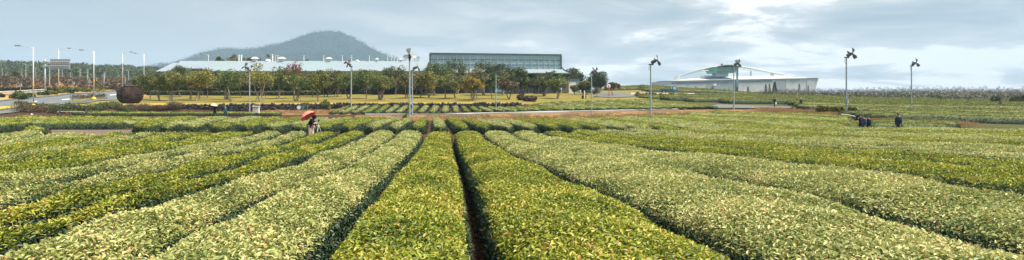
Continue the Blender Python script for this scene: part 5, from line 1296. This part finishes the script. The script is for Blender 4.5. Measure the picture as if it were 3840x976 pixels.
# ------------------------------------------------------------------ small site furniture
d=86.5; x,y=XY(961,d); z0=G(x,y); r=empty('meter_cabinet',(x,y,z0),'white metal meter cabinet on a short dark post among the tea rows','cabinet')
zc=Z(424,d)-z0; zt=Z(400,d)-z0; w_=24/F*d
m=MB(); m.box((0,0,zc/2-.1),(.28,.2,zc+.2)); m.build('post',DARKM,r)
m=MB(); m.box((0,0,(zc+zt)/2),(w_*.9,.5,zt-zc)); b=m.build('body',CREAM,r)
m=MB(); m.box((0,-.02,zt+.04),(w_*1.05,.62,.09)); m.build('lid',WHITE,b)
m=MB(); m.box((-.12,-.265,(zc+zt)/2),(.02,.02,zt-zc-.15)); m.build('door_seam',LAMPM,b)
m=MB(); m.tube([(-w_*.42,0,zt+.05),(-w_*.42,0,zt+.22)],.06,8); m.build('vent',mat('orange_cap',(.6,.3,.16),.6),b)
# green board
d=101; x,y=XY(1134,d); z0=G(x,y); r=empty('information_board',(x,y,z0),'dark green information board with a white disc on two posts','sign'); o0=np.array(r.location)
def q(u,v,yy=0): return ((u-1134)/F*d,yy,Z(v,d)-z0)
SG=mat('dark_green_board',(.012,.05,.048),.5,.4,noise=(2,(.016,.06,.055)))
for u in (1126.5,1148): m=MB(); a=q(u,413); m.box((a[0],.03,a[2]/2-.2),(.09,.09,a[2]+.4)); m.build('post',mat('brown_post',(.10,.04,.03),.8),r)
a=q(1121,413.5); b=q(1153,395); m=MB(); m.box(((a[0]+b[0])/2,0,(a[2]+b[2])/2),(b[0]-a[0],.06,b[2]-a[2])); pn=m.build('panel',SG,r)
GRN=mat('green_edge',(.10,.32,.20),.5)
for (aa,bb) in (((1121,395),(1153,395)),((1153,395),(1153,413.5)),((1121,413.5),(1153,413.5))):
    m=MB(); m.tube([q(*aa,-.03),q(*bb,-.03)],.022,6); m.build('edge_trim',GRN,pn)
c=q(1121,403.8); m=MB(); m.lathe([(0,-.02),(.31,-.02),(.31,.02),(0,.02)],(c[0],-.06,c[2]),28,axis='y'); m.build('disc',WHITE,pn)
def strokes(nm,u0,u1,v,h,n):
    m=MB(); rg=np.random.default_rng(int(v*9)); us_=np.linspace(u0,u1,n+1); 
    for i in range(n):
        a=q((us_[i]+us_[i+1])/2,v,-.036); w_=(u1-u0)/n/F*d*.72; hh=h/F*d
        m.box((a[0],a[1],a[2]+hh*.35),(w_,.006,hh*.22)); m.box((a[0]-w_*.35,a[1],a[2]),(w_*.28,.006,hh*.9)); m.box((a[0]+w_*.1,a[1],a[2]-hh*.3*rg.choice([-1,0,1])),(w_*.8,.006,hh*.2))
    m.build(nm,WHITE,pn)
strokes('lettering',1130,1143.5,401.5,2.6,6); strokes('lettering',1133.5,1140,406,2.8,3); strokes('small_lettering',1128.5,1144.5,410,1.0,14)
m=MB(); a=q(1136.5,397.5,-.036); m.box(a,(.05,.006,.09)); m.build('emblem',mat('faint_white',(.3,.4,.38),.6),pn)
# wooden rail with two carved stone posts
d=88.5; x,y=XY(270,d); z0=G(x,y); r=empty('wooden_rail',(x,y,z0),'wooden rail between two dark carved stone posts at left','fence')
def q2(u,v,yy=0): return np.array([(u-270)/F*d,yy,Z(v,d)-z0])
for u,vt in ((222,413),(321,415)):
    a=q2(u,vt); m=MB(); m.lathe([(0,-.3),(.28,-.3),(.27,a[2]-.55),(.20,a[2]-.50),(.22,a[2]-.36),(.24,a[2]-.2),(.17,a[2]-.04),(0,a[2])],(a[0],0,0),14); po=m.build('post',ROCK,r)
    m=MB(); m.lathe([(0,-.02),(.08,-.02),(.08,.03),(0,.03)],(a[0],-.24,a[2]-.26),12,axis='y'); m.build('carved_mark',CREAM,po)
a=q2(226,419.5); b=q2(320,420.5); m=MB(); m.tube([a,b],.075,8); m.build('rail',WOODST,r)
a=q2(265,421); m=MB(); m.box((a[0],0,a[2]/2-.1),(.14,.12,a[2]+.2)); m.build('middle_post',BARK,r)
a=q2(222,433); b=q2(207,440); m=MB(); m.tube([(b[0],0,0),(a[0]-.1,0,.75)],.05,6); m.build('brace',WOODST,r)
# rope barrier
d=84; x,y=XY(118,d); z0=G(x,y); r=empty('rope_barrier',(x,y,z0),'low rope strung from small stakes beside the bramble bank','barrier')
def q3(u,v,yy=0): return np.array([(u-118)/F*d,yy,Z(v,d)-z0])
for (u0,v0,u1,v1) in [(116,430,112,441),(116,430,138,441),(124.5,427,124.5,441),(48,438,46,443)]:
    m=MB(); a=q3(u1,v1); a[2]=-.1; m.tube([a,q3(u0,v0)],.045,6); m.build('stake',WOODST if u0!=124.5 else GALV,r)
m=MB(); m.tube([q3(46,437),q3(80,438.6),q3(116,436)],.03,5); m.build('rope',CREAM,r)
m=MB(); m.sphere(q3(118.5,430),.14,8,sc=(1,.6,1)); m.build('tag',WHITE,r)
# mirror
d=150; x,y=XY(2284,d); z0=G(x,y); r=empty('traffic_mirror',(x,y,z0),'round white backed road mirror on an orange-red post','mirror')
ORG=mat('orange_red_paint',(.72,.10,.03),.5,noise=(2,(.62,.08,.02)))
zm=Z(324,d)-z0; m=MB(); m.tube([(0,0,-.3),(0,0,zm+.35)],.10,10); m.build('post',ORG,r)
m=MB(); m.lathe([(0,.12),(.3,.10),(.48,.03),(.5,-.03),(.42,-.06),(0,-.07)],(-.12,.12,zm),24,axis='y'); m.build('mirror_back',WHITE,r)
d=178; x,y=XY(2344,d); z0=G(x,y); r=empty('traffic_mirror',(x,y,z0),'small round mirror on a thin grey post by the bend in the side road','mirror')
m=MB(); m.tube([(-.2,0,-.3),(-.2,0,Z(334,d)-z0)],.05,8); m.build('post',GALV,r)
m=MB(); m.lathe([(0,.08),(.25,.05),(.33,0),(.28,-.04),(0,-.05)],(.12,-.05,Z(354,d)-z0),20,axis='y'); m.build('mirror_face',WHITE,r)
# planter tub
x,y=unp(2190,370,0,125,180); z0=G(x,y); k=y/F; r=empty('planter_tub',(x,y,z0),'brown slatted planter tub at the end of the lawn','planter')
m=MB(); w_=18*k; h_=12*k; m.lathe([(w_*.36,0),(w_*.5,.0),(w_*.5,h_),(w_*.44,h_),(w_*.44,h_*.8),(0,h_*.8)],n=10); m.build('tub',mat('brown_slats',(.10,.045,.035),.8,noise=(4,(.15,.07,.05))),r)
for zz_ in (.2,.8):
    m=MB(); m.lathe([(w_*.505,h_*zz_-.04),(w_*.525,h_*zz_-.04),(w_*.525,h_*zz_+.04),(w_*.505,h_*zz_+.04)],n=20); m.build('hoop',DARKM,r)
x2,y2=x-.05,y-1.2; r=empty('bollard',(x2,y2,G(x2,y2)),'short white post in front of the brown planter tub','post')
m=MB(); m.lathe([(0,0),(.11,0),(.11,1.6),(.05,1.85),(0,1.9)],n=12); m.build('post',WHITE,r); m=MB(); m.lathe([(0,0),(.2,0),(.2,.06),(0,.06)],n=12); m.build('foot',DARKM,r)

# ------------------------------------------------------------------ people
def skin_obj(name,pts,rad,edges,mt,parent,sub=1,sq=None):
    me=bpy.data.meshes.new(name); me.from_pydata([tuple(p) for p in pts],edges,[]); o=bpy.data.objects.new(name,me); COL.objects.link(o)
    md=o.modifiers.new('skin','SKIN'); md.use_smooth_shade=True
    sv=me.skin_vertices[0].data
    for i,r_ in enumerate(rad):
        rr=r_ if isinstance(r_,tuple) else (r_,r_); sv[i].radius=rr
    sv[0].use_root=True
    if sub: s_=o.modifiers.new('sub','SUBSURF'); s_.levels=sub; s_.render_levels=sub
    dg=bpy.context.evaluated_depsgraph_get(); dg.update()
    m2=bpy.data.meshes.new_from_object(o.evaluated_get(dg)); o.modifiers.clear(); o.data=m2; m2.name=name
    m2.materials.clear(); m2.materials.append(mt)
    for p in m2.polygons: p.use_smooth=True
    o.parent=parent; return o
def lerp(a,b,t_): return tuple(np.array(a)*(1-t_)+np.array(b)*t_)
def person(u,d,rz,label,coat,trou,lean=0.0,armL=None,armR=None,step=0.0,hair='short',coatlen=.62,scale=1.0,hood=False,hatc=None,headdown=0.0,headturn=0,hands=True,group=None,base=None,knee=0,sleeve=True,coatname='coat'):
    """faces +x of its own frame; lean bends the trunk forward at the hips"""
    x,y=base if base is not None else XY(u,d); r=empty('person',(x,y,G(x,y)),label,'person',group); r.rotation_euler=(0,0,rz); r.scale=(scale,)*3
    def T(p,pv=(0,0,.95)):     # bend the trunk forward
        a=np.array(p,float)-np.array(pv); c_,s_=cos(lean),sin(lean); return np.array([a[0]*c_+a[2]*s_,a[1],-a[0]*s_+a[2]*c_])+np.array(pv)
    pel=np.array((0,0,.95)); spine=T((0,0,1.12)); chest=T((0,0,1.34)); neck=T((.01,0,1.50)); 
    hd=np.array((.02+headdown*.10,0,0)); hb=T((.02,0,1.56))+hd*.5; hc=T((.03,0,1.66))+hd; ht=T((.01,0,1.72))+hd
    shl=T((0,.18,1.42)); shr=T((0,-.18,1.42))
    aL=armL or [(.04,.24,1.14),(.10,.22,.90)]; aR=armR or [(.04,-.24,1.14),(.10,-.22,.90)]
    aL=[T(p) for p in aL]; aR=[T(p) for p in aR]
    pts=[pel,spine,chest,neck,hb,hc,ht]; rad=[(.15,.12),(.14,.105),(.17,.12),(.055,.055),(.07,.075),(.085,.10),(.055,.06)]; ed=[(0,1),(1,2),(2,3),(3,4),(4,5),(5,6)]
    def add(p,r_,par): pts.append(np.array(p)); rad.append(r_); ed.append((par,len(pts)-1)); return len(pts)-1
    hands_p=[]
    for sh,aa,sg in ((shl,aL,1),(shr,aR,-1)):
        s_=add(sh,.065,2); e=add(aa[0],.045,s_); w_=add(aa[1],.03,e); dr=np.array(aa[1])-np.array(aa[0]); dr/=np.linalg.norm(dr)
        pm=add(np.array(aa[1])+dr*.06,(.038,.022),w_); hands_p.append(np.array(aa[1])+dr*.08)
        side=np.cross(dr,(1,0,.3)); side/=np.linalg.norm(side)+1e-6; fw=np.cross(side,dr)
        for k,(off,ln_) in enumerate(((-.03,.06),(-.01,.075),(.01,.078),(.03,.065))):
            b0=pts[pm]+dr*.03+side*off; f1=add(b0+dr*.02,.010,pm); f2=add(b0+dr*(.02+ln_*.5)+fw*.012,.009,f1); add(b0+dr*(.02+ln_*.85)+fw*.035,.007,f2)
        t1=add(pts[pm]+side*-.035+fw*.025,.011,pm); add(pts[t1]+dr*.045+fw*.02,.009,t1)
    feet=[]
    for sg in (1,-1):
        h=add((0,.09*sg,.88),.085,0); kx=.5*step*sg; k_=add((kx*.6+knee*.25,.10*sg,.49-knee*.05),.06,h); a_=add((kx,.10*sg,.09),.04,k_); add((kx+.13,.11*sg,.035),.03,a_); feet.append((kx,.10*sg))
    body=skin_obj('body',pts,rad,ed,SKIN,r,1)
    # trousers
    P=[(0,0,.96)];R=[(.165,.135)];E=[]
    for sg in (1,-1):
        kx=.5*step*sg; i0=len(P); P+=[(0,.10*sg,.86),(kx*.6+knee*.25,.105*sg,.49-knee*.05),(kx,.10*sg,.10)]; R+=[.11,.085,.07]; E+=[(0,i0),(i0,i0+1),(i0+1,i0+2)]
    skin_obj('trousers',P,R,E,trou,r,1)
    for fx,fy in feet:
        m=MB(); m.sphere((fx+.06,fy,.05),.06,8,sc=(2.3,.85,.8)); m.build('shoe',HAIR,r)
    # coat
    P=[T((0,0,1.10)),T((0,0,1.32)),T((0,0,1.44)),T((.0,0,1.50))]; R=[(.19,.165),(.215,.17),(.17,.13),(.085,.085)]; E=[(0,1),(1,2),(2,3)]
    low=np.array((-.02*lean,0,coatlen)); P.append(np.array((0,0,.92))); R.append((.19,.165)); E.append((0,4)); P.append(low); R.append((.20,.175)); E.append((4,5))
    if sleeve:
        for sh,aa in ((shl,aL),(shr,aR)):
            i0=len(P); P+=[sh,aa[0],np.array(aa[1])*.93+np.array(aa[0])*.07]; R+=[.095,.072,.055]; E+=[(2,i0),(i0,i0+1),(i0+1,i0+2)]
    ct=skin_obj(coatname,P,R,E,coat,r,1)
    # head furniture
    m=MB(); fx=hc+np.array([.088,0,0])
    m.sphere(tuple(fx+np.array([.012,0,-.012])),.018,6,sc=(1,.8,1.2)); m.build('nose',SKIN,r)
    for sg in (1,-1): m=MB(); m.sphere(tuple(hc+np.array([-.0,.092*sg,-.01])),.022,6,sc=(.7,.4,1.2)); m.build('ear',SKIN,r)
    for sg in (1,-1): m=MB(); m.sphere(tuple(fx+np.array([-.008,.032*sg,.012])),.010,6); m.build('eye',HAIR,r)
    m=MB(); m.box(tuple(fx+np.array([-.002,0,-.05])),(.012,.04,.008)); m.build('mouth',mat('lips',(.35,.12,.10),.6),r)
    if hood:
        m=MB(); m.sphere(tuple(hc+np.array([-.02,0,.01])),.145,12,sc=(1.0,.95,1.12)); m.tube([tuple(neck),tuple(hc-np.array([.02,0,.03]))],[.14,.12],12); m.build('hood',coat,r,smooth=True)
    else:
        hm=MB(); b=MB(); V=[]; n=14
        prof_=[(.112*sin(a),.118*cos(a)) for a in np.linspace(0,1.75,7)]
        hm.lathe([(a,b_) for a,b_ in prof_],tuple(hc+np.array([-.018,0,.012])),n,sx=1.02,sy=.92)
        if hair=='long': hm.tube([tuple(hc+np.array([-.05,0,0])),tuple(T((-.08,0,1.5))),tuple(T((-.11,0,1.36)))],[.10,.09,.05],10)
        hm.build('hair' if hatc is None else 'hat',hatc or HAIR,r,smooth=True)
        if hatc is not None:
            m=MB(); m.lathe([(.05,-.0),(.15,-.01),(.15,.005),(.05,.01)],tuple(hc+np.array([.03,0,.035])),16); m.build('hat_brim',hatc,r)
    return r, hands_p, T, hc
NAVY=mat('navy_coat',(.020,.034,.065),.8,.2,noise=(6,(.03,.048,.085)))
NAVY2=mat('blue_grey_coat',(.035,.065,.10),.8,.2,noise=(6,(.045,.08,.12)))
BLACKC=mat('black_coat',(.010,.011,.018),.85,.1,noise=(6,(.02,.02,.03)))
TEALC=mat('teal_jacket',(.02,.10,.12),.8,.1,noise=(6,(.03,.13,.14)))
DGREEN=mat('green_hood_cloth',(.03,.13,.09),.8,.1,noise=(6,(.05,.17,.12)))
BEIGE=mat('beige_cloth',(.58,.47,.42),.85,.1,noise=(6,(.50,.40,.36)))
JEANB=mat('dark_trousers',(.02,.025,.04),.85,.1,noise=(6,(.03,.035,.05)))
TEALT=mat('teal_trousers',(.02,.06,.09),.85,.1,noise=(6,(.03,.08,.11)))
STRAWH=mat('straw_hat_cloth',(.62,.50,.26),.8,noise=(20,(.52,.42,.2)))
REDS=mat('red_cloth',(.45,.09,.07),.8,noise=(8,(.36,.06,.05)))
def umbrella(loc,tilt,az,Rr,colr,label,nm='umbrella',shaft=.85,rim=None):
    r=empty(nm,loc,label,'umbrella'); r.rotation_euler=Euler((0,tilt,az),'XYZ')
    n=8; V=[]; ks=6; m=MB(); sub=4; N_=n*sub
    for i in range(ks+1):
        a=i/ks*1.05
        for j in range(N_):
            t_=j/N_*2*pi; seg=(j%sub)/sub; sag=1-.07*sin(pi*seg)*(i/ks); V.append((Rr*sin(a)/sin(1.05)*cos(t_)*sag,Rr*sin(a)/sin(1.05)*sin(t_)*sag,shaft+Rr*.62*(cos(a)-cos(1.05))/(1-cos(1.05))*1.0*(1 if i<ks else 1)+ (.03*sin(pi*seg) if i==ks else 0)))
    V2=[(x,y,z-.006) for x,y,z in V]; Fc=[]
    for i in range(ks):
        for j in range(N_):
            a=i*N_+j; b=i*N_+(j+1)%N_; Fc+=[(a,b,b+N_,a+N_)]
    m.add(V,Fc); m.add(V2,[f[::-1] for f in Fc]); cn=m.build('canopy',colr,r,smooth=True)
    m=MB(); m.tube([(0,0,0),(0,0,shaft+Rr*.62+.06)],.012,8); m.build('shaft',DARKM,r)
    for k in range(8):
        t_=k*pi/4; m=MB(); m.tube([(0,0,shaft+Rr*.6),(Rr*.5*cos(t_),Rr*.5*sin(t_),shaft+Rr*.46),(Rr*.97*cos(t_),Rr*.97*sin(t_),shaft+.0)],.006,4); m.build('rib',DARKM,cn)
    m=MB(); m.tube([(0,0,0),(0,0,-.06),(.03,0,-.10),(.06,0,-.07)],.016,8); m.build('handle',DARKM,r)
    return r
# photographer bending to the tripod
d=44.6; x,y=XY(1160,d); g0=G(x,y)
person(1160,d,0,'person in a black hooded coat bending toward a camera tripod under the red umbrella',BLACKC,BEIGE,lean=.52,hood=True,armR=[(.22,-.22,1.18),(.50,-.10,1.20)],armL=[(.12,.22,1.22),(.22,.12,1.40)],coatlen=.66,scale=1.0,knee=.2)
person(1172,44.2+1.0,0,'person in pale beige clothes half hidden behind the black hooded photographer',BEIGE,BEIGE,lean=.12,coatlen=.75,scale=.94,hatc=mat('pink_hood',(.70,.50,.47),.8))
uo=umbrella((x+.18,y-.0,g0+1.14),-.62,-.25,.60,mat('red_umbrella_cloth',(.95,.17,.14),.6,.2,noise=(3,(.98,.26,.21))),'red umbrella held over the black hooded photographer',shaft=.50)
xt,yt=XY(1194,44.4); gt=G(xt,yt); r=empty('tripod',(xt,yt,gt),'silver tripod standing in the path before the hooded photographer','tripod')
for k in range(3):
    a=k*2.1+.5; m=MB(); m.tube([(cos(a)*.36,sin(a)*.36,0),(cos(a)*.16,sin(a)*.16,.55),(0,0,.98)],[.016,.022,.028],8); m.build('leg',LAMPM,r)
m=MB(); m.tube([(0,0,.82),(0,0,1.22)],.022,8); m.build('centre_column',LAMPM,r); m=MB(); m.box((0,0,1.23),(.08,.08,.06)); m.build('head',DARKM,r)
r=empty('camera',(xt,yt,gt+1.26),'small dark camera on top of the silver tripod','camera'); m=MB(); m.box((0,0,.05),(.06,.13,.09)); m.build('camera_body',HAIR,r); m=MB(); m.lathe([(0,0),(.035,0),(.032,.08),(0,.08)],(.03,0,.045),14,axis='x'); m.build('lens',DARKM,r)
# two walkers by the wall
person(806,87.5,pi,'person in a black jacket over a white shirt walking under the cream umbrella',BLACKC,JEANB,step=.5,lean=.05,armR=[(.12,-.22,1.18),(.26,-.14,1.34)],coatlen=.80,hair='short',scale=1.02)
x,y=XY(800,87.2); umbrella((x+.0,y,G(x,y)+1.32),.18,0,.52,mat('cream_umbrella_cloth',(.55,.44,.32),.7,noise=(3,(.47,.38,.28))),'cream umbrella carried by the walker in the black jacket',shaft=.42)
x,y=XY(805,87.35)
m=MB(); m.box((-.16,0,.0),(.05,.10,.42)); 
o=[c for c in bpy.data.objects if c.name.startswith('person') and c.get('label','').startswith('person in a black jacket')][0]
m2=MB(); m2.box((.195,-.07,1.25),(.02,.09,.42)); m2.build('shirt',WHITE,o)
person(846,87.5,pi,'person in a green hood and blue jacket walking just behind the cream umbrella',TEALC,TEALT,step=.55,lean=.04,hood=False,hatc=DGREEN,coatlen=.78,armL=[(-.05,.24,1.14),(.05,.24,.92)],armR=[(.12,-.24,1.14),(.30,-.2,1.05)],scale=1.0)
# right side
person(2905,103,0,'person in dark clothes with a rucksack standing on the straw by the paved path',NAVY,JEANB,armR=[(.1,-.23,1.16),(.22,-.12,1.32)],armL=[(.1,.23,1.16),(.2,.12,1.3)],coatlen=.80,hair='short',step=.12)
o=[c for c in bpy.data.objects if c.get('label','').startswith('person in dark clothes with a rucksack')][0]
r=empty('rucksack',(o.location.x-.24,o.location.y,o.location.z+1.2),'dark rucksack on the back of the visitor by the paved path','bag'); m=MB(); m.sphere((0,0,0),.2,10,sc=(.65,.85,1.3)); m.build('bag_body',NAVY2,r); m=MB(); m.sphere((-.11,0,-.06),.12,8,sc=(.5,.9,1)); m.build('pocket',DARKM,r)
r=empty('carrier_bag',(o.location.x+.1,o.location.y-.28,o.location.z+.72),'white carrier bag hanging from the hand of the visitor with the rucksack','bag'); m=MB(); m.box((0,0,0),(.26,.1,.34),taper=.75); m.build('bag_body',WHITE,r); m=MB(); m.tube([(-.06,0,.16),(0,0,.27),(.06,0,.16)],.008,6); m.build('handle',WHITE,r)
person(3003,100,.15,'blond person in a sleeveless dark vest raising a phone to take a picture',NAVY,NAVY2,armR=[(.16,-.24,1.20),(.30,-.10,1.44)],armL=[(.14,.22,1.22),(.28,.08,1.46)],coatlen=.62,hair='long',hatc=STRAWH,scale=1.04)
o=[c for c in bpy.data.objects if c.get('label','').startswith('blond person')][0]
r=empty('phone',(o.location.x+.37,o.location.y,o.location.z+1.58),'phone held up by the blond visitor','phone'); m=MB(); m.box((0,0,0),(.012,.075,.15)); m.build('phone_body',DARKM,r); m=MB(); m.box((-.008,0,0),(.004,.066,.135)); m.build('screen',GLASSD,r)
person(3229,51.5,pi*.95,'person in a black coat stretching out a long stick, leftmost of the three',BLACKC,JEANB,armR=[(.26,-.22,1.30),(.52,-.20,1.26)],armL=[(.12,.22,1.12),(.2,.12,.98)],coatlen=.62,lean=.02,scale=1.06)
person(3241,50.8,pi*1.05,'person in a blue-grey coat looking down, middle of the three',NAVY2,JEANB,headdown=.5,lean=.08,coatlen=.58,scale=1.01)
person(3261,50.9,pi*1.02,'stout person in a navy hooded coat looking down, rightmost of the three',NAVY,JEANB,headdown=.5,lean=.12,coatlen=.58,scale=.99)
person(3371,51.5,pi*1.1,'person in a long navy coat standing alone right of the three visitors',NAVY,JEANB,headdown=.2,coatlen=.58,scale=1.09)
hx,hy_=XY(3203,51.4); z1=Z(436.5,51.4); x0,y0=XY(3153,52.2); z0=Z(428.5,52.2)
r=empty('selfie_stick',(hx,hy_,z1),'long white stick held out level by the leftmost of the three visitors','stick')
a=np.array([0,0,0]); b=np.array([x0-hx,y0-hy_,z0-z1]); m=MB(); m.tube([a-b*.08,a+b*.5+np.array([0,0,.03]),b],[.035,.032,.03],8); m.build('rod',WHITE,r)
m=MB(); m.box(tuple(b+np.array([-.03,0,.03])),(.09,.05,.17)); m.build('phone_clamp',DARKM,r)
person(3749,126,.3,'bending person in dark clothes with a red scarf far away at the right edge',NAVY,JEANB,lean=.6,coatlen=.7,coatname='coat',armR=[(.1,-.2,1.1),(.2,-.2,.9)])
o=[c for c in bpy.data.objects if c.get('label','').startswith('bending person')][0]
m=MB(); m.tube([(.12,-.14,1.38),(.30,-.16,1.30),(.36,-.12,1.10),(.40,-.12,.9)],[.06,.08,.07,.05],8); m.build('scarf',REDS,o)
# bare trees at the far right
GB='bare trees in the far right field'
for i,(u,vb,vt,w_,d) in enumerate([(3562,368,329,44,185),(3606,369,324,42,185),(3656,375,320,54,150),(3705,372,332,34,180),(3771,380,318,56,142),(3828,378,330,40,160)]):
    x,y=XY(u,d); z=G(x,y); H=Z(vt,d)-z; W=w_/F*d; rg=np.random.default_rng(int(u)); r=empty('bare_tree',(x,y,z),f'leafless tree in the far right field, {nth(i+1)} from the left','tree',GB)
    tb=MB(); tw_=MB()
    def grow(p,dr,L_,rad_,lvl,mb_):
        q_=p+dr*L_; mid=(p+q_)/2+rg.normal(0,.05*L_,3); mb_.tube([p,mid,q_],[rad_,rad_*.8,rad_*.6],5 if lvl<2 else 4,caps=False)
        if lvl<4:
            for k in range(rg.integers(2,4) if lvl else 4):
                nd_=dr+rg.normal(0,.52,3)*np.array([1.2,1.2,.5]); nd_[2]=abs(nd_[2])*.8+.12; nd_/=np.linalg.norm(nd_); grow(q_,nd_,L_*rg.uniform(.6,.85),rad_*.55,lvl+1,tb if lvl<1 else tw_)
    grow(np.array([0,0,-.1]),np.array([rg.normal(0,.15),0,1.]),H*.30,.13,0,tb)
    TW=mat('grey_bark',(.25,.20,.19),.9,.1,noise=(2,(.33,.27,.25))) if i==0 else TW
    tb.build('trunk',TW,r); tw_.build('crown',TW,r)
# ------------------------------------------------------------------ camera, light, sky, air
cam = bpy.data.cameras.new('camera'); co = bpy.data.objects.new('camera', cam); COL.objects.link(co)
co.location = (0,0,0); co.rotation_euler = (radians(90),0,0)
cam.sensor_width = 36; cam.lens = 36*F/3840; cam.shift_y = -(488-HY)/3840; cam.clip_end = 9000; cam.clip_start=.05
sc.camera = co
w = bpy.data.worlds.new('World'); sc.world = w; w.use_nodes = True
nt = w.node_tree; N = nt.nodes; L = nt.links
bg = N['Background']; bg.inputs['Strength'].default_value = .10
SUN_EL, SUN_AZ = radians(62), radians(108)      # azimuth clockwise from +Y
sky = N.new('ShaderNodeTexSky'); sky.sky_type='NISHITA'; sky.sun_disc=False; sky.sun_elevation=SUN_EL; sky.sun_rotation=SUN_AZ; sky.air_density=1.0; sky.dust_density=2.0
tc = N.new('ShaderNodeTexCoord')
sep = N.new('ShaderNodeSeparateXYZ'); L.new(tc.outputs['Generated'], sep.inputs[0])
# flatten the cloud deck: project the direction on a plane overhead
zz = N.new('ShaderNodeMath'); zz.operation='MAXIMUM'; zz.inputs[1].default_value=0.0; L.new(sep.outputs['Z'], zz.inputs[0])
za = N.new('ShaderNodeMath'); za.operation='ADD'; za.inputs[1].default_value=.13; L.new(zz.outputs[0], za.inputs[0])
dx = N.new('ShaderNodeMath'); dx.operation='DIVIDE'; L.new(sep.outputs['X'],dx.inputs[0]); L.new(za.outputs[0],dx.inputs[1])
dy = N.new('ShaderNodeMath'); dy.operation='DIVIDE'; L.new(sep.outputs['Y'],dy.inputs[0]); L.new(za.outputs[0],dy.inputs[1])
cb = N.new('ShaderNodeCombineXYZ'); L.new(dx.outputs[0],cb.inputs[0]); L.new(dy.outputs[0],cb.inputs[1])
n1 = N.new('ShaderNodeTexNoise'); n1.inputs['Scale'].default_value=1.0; n1.inputs['Detail'].default_value=7; n1.inputs['Roughness'].default_value=.6; n1.inputs['Distortion'].default_value=.4
L.new(cb.outputs[0], n1.inputs['Vector'])
# brightness = noise + brighter low in the sky and toward the east (+X)
mz = N.new('ShaderNodeMapRange'); mz.inputs['From Min'].default_value=0.0; mz.inputs['From Max'].default_value=.20; mz.inputs['To Min'].default_value=.28; mz.inputs['To Max'].default_value=0.0; L.new(sep.outputs['Z'],mz.inputs['Value'])
mxx = N.new('ShaderNodeMapRange'); mxx.inputs['From Min'].default_value=-.6; mxx.inputs['From Max'].default_value=.65; mxx.inputs['To Min'].default_value=-.06; mxx.inputs['To Max'].default_value=.25; L.new(sep.outputs['X'],mxx.inputs['Value'])
# more cloud contrast toward the east
cn = N.new('ShaderNodeMapRange'); cn.inputs['From Min'].default_value=-.5; cn.inputs['From Max'].default_value=.45; cn.inputs['To Min'].default_value=.5; cn.inputs['To Max'].default_value=2.9; L.new(sep.outputs['X'],cn.inputs['Value'])
nm = N.new('ShaderNodeMath'); nm.operation='SUBTRACT'; nm.inputs[1].default_value=.5; L.new(n1.outputs['Fac'],nm.inputs[0])
nmm = N.new('ShaderNodeMath'); nmm.operation='MULTIPLY'; L.new(nm.outputs[0],nmm.inputs[0]); L.new(cn.outputs[0],nmm.inputs[1])
a1 = N.new('ShaderNodeMath'); a1.operation='ADD'; L.new(nmm.outputs[0],a1.inputs[0]); L.new(mz.outputs[0],a1.inputs[1])
a2 = N.new('ShaderNodeMath'); a2.operation='ADD'; L.new(a1.outputs[0],a2.inputs[0]); L.new(mxx.outputs[0],a2.inputs[1])
a3 = N.new('ShaderNodeMath'); a3.operation='ADD'; a3.inputs[1].default_value=.40; L.new(a2.outputs[0],a3.inputs[0])
cr = N.new('ShaderNodeValToRGB'); els = cr.color_ramp.elements
K = 7.8
els[0].position=.2; els[0].color=(.20,.262,.31,1)
els[1].position=.92; els[1].color=(.70,.70,.705,1)
for p,c in [(.36,(.24,.30,.345)),(.56,(.305,.35,.385)),(.76,(.42,.445,.465))]:
    e=els.new(p); e.color=(*c,1)
L.new(a3.outputs[0],cr.inputs['Fac'])
mulc = N.new('ShaderNodeVectorMath'); mulc.operation='SCALE'; mulc.inputs['Scale'].default_value=K; L.new(cr.outputs['Color'],mulc.inputs[0])
mix = N.new('ShaderNodeMixRGB'); mix.inputs['Fac'].default_value=.97
L.new(sky.outputs[0],mix.inputs['Color1']); L.new(mulc.outputs[0],mix.inputs['Color2']); L.new(mix.outputs[0],bg.inputs['Color'])
sl = bpy.data.lights.new('sun','SUN'); sl.energy=4.6; sl.angle=radians(18); sl.color=(1,.90,.70)
so = bpy.data.objects.new('sun',sl); COL.objects.link(so)
from mathutils import Vector, Matrix, Euler
dv = Vector((sin(SUN_AZ)*cos(SUN_EL), cos(SUN_AZ)*cos(SUN_EL), sin(SUN_EL)))
so.rotation_euler = dv.to_track_quat('Z','Y').to_euler()
sc.view_settings.view_transform='Standard'; sc.view_settings.look='None'; sc.view_settings.gamma=1; sc.view_settings.exposure=1.2
sc.view_settings.use_curve_mapping=False
hz = bpy.data.materials.new('haze_air'); hz.use_nodes=True; nn=hz.node_tree.nodes; nn.remove(nn['Principled BSDF'])
pv = nn.new('ShaderNodeVolumePrincipled'); pv.inputs['Color'].default_value=(.54,.75,1,1); pv.inputs['Density'].default_value=.0002; pv.inputs['Anisotropy'].default_value=0
hz.node_tree.links.new(pv.outputs[0], nn['Material Output'].inputs['Volume'])
HZB = MB(); HZB.box((0,1000,142),(7000,5000,316)); 
HZO = HZB.build('haze', hz); HZO.location=(0,900,0); tag(HZO, kind='stuff')
sc.cycles.volume_bounces=0; sc.cycles.max_bounces=5; sc.cycles.diffuse_bounces=3; sc.cycles.glossy_bounces=2; sc.cycles.transmission_bounces=2
sc.cycles.use_denoising=True
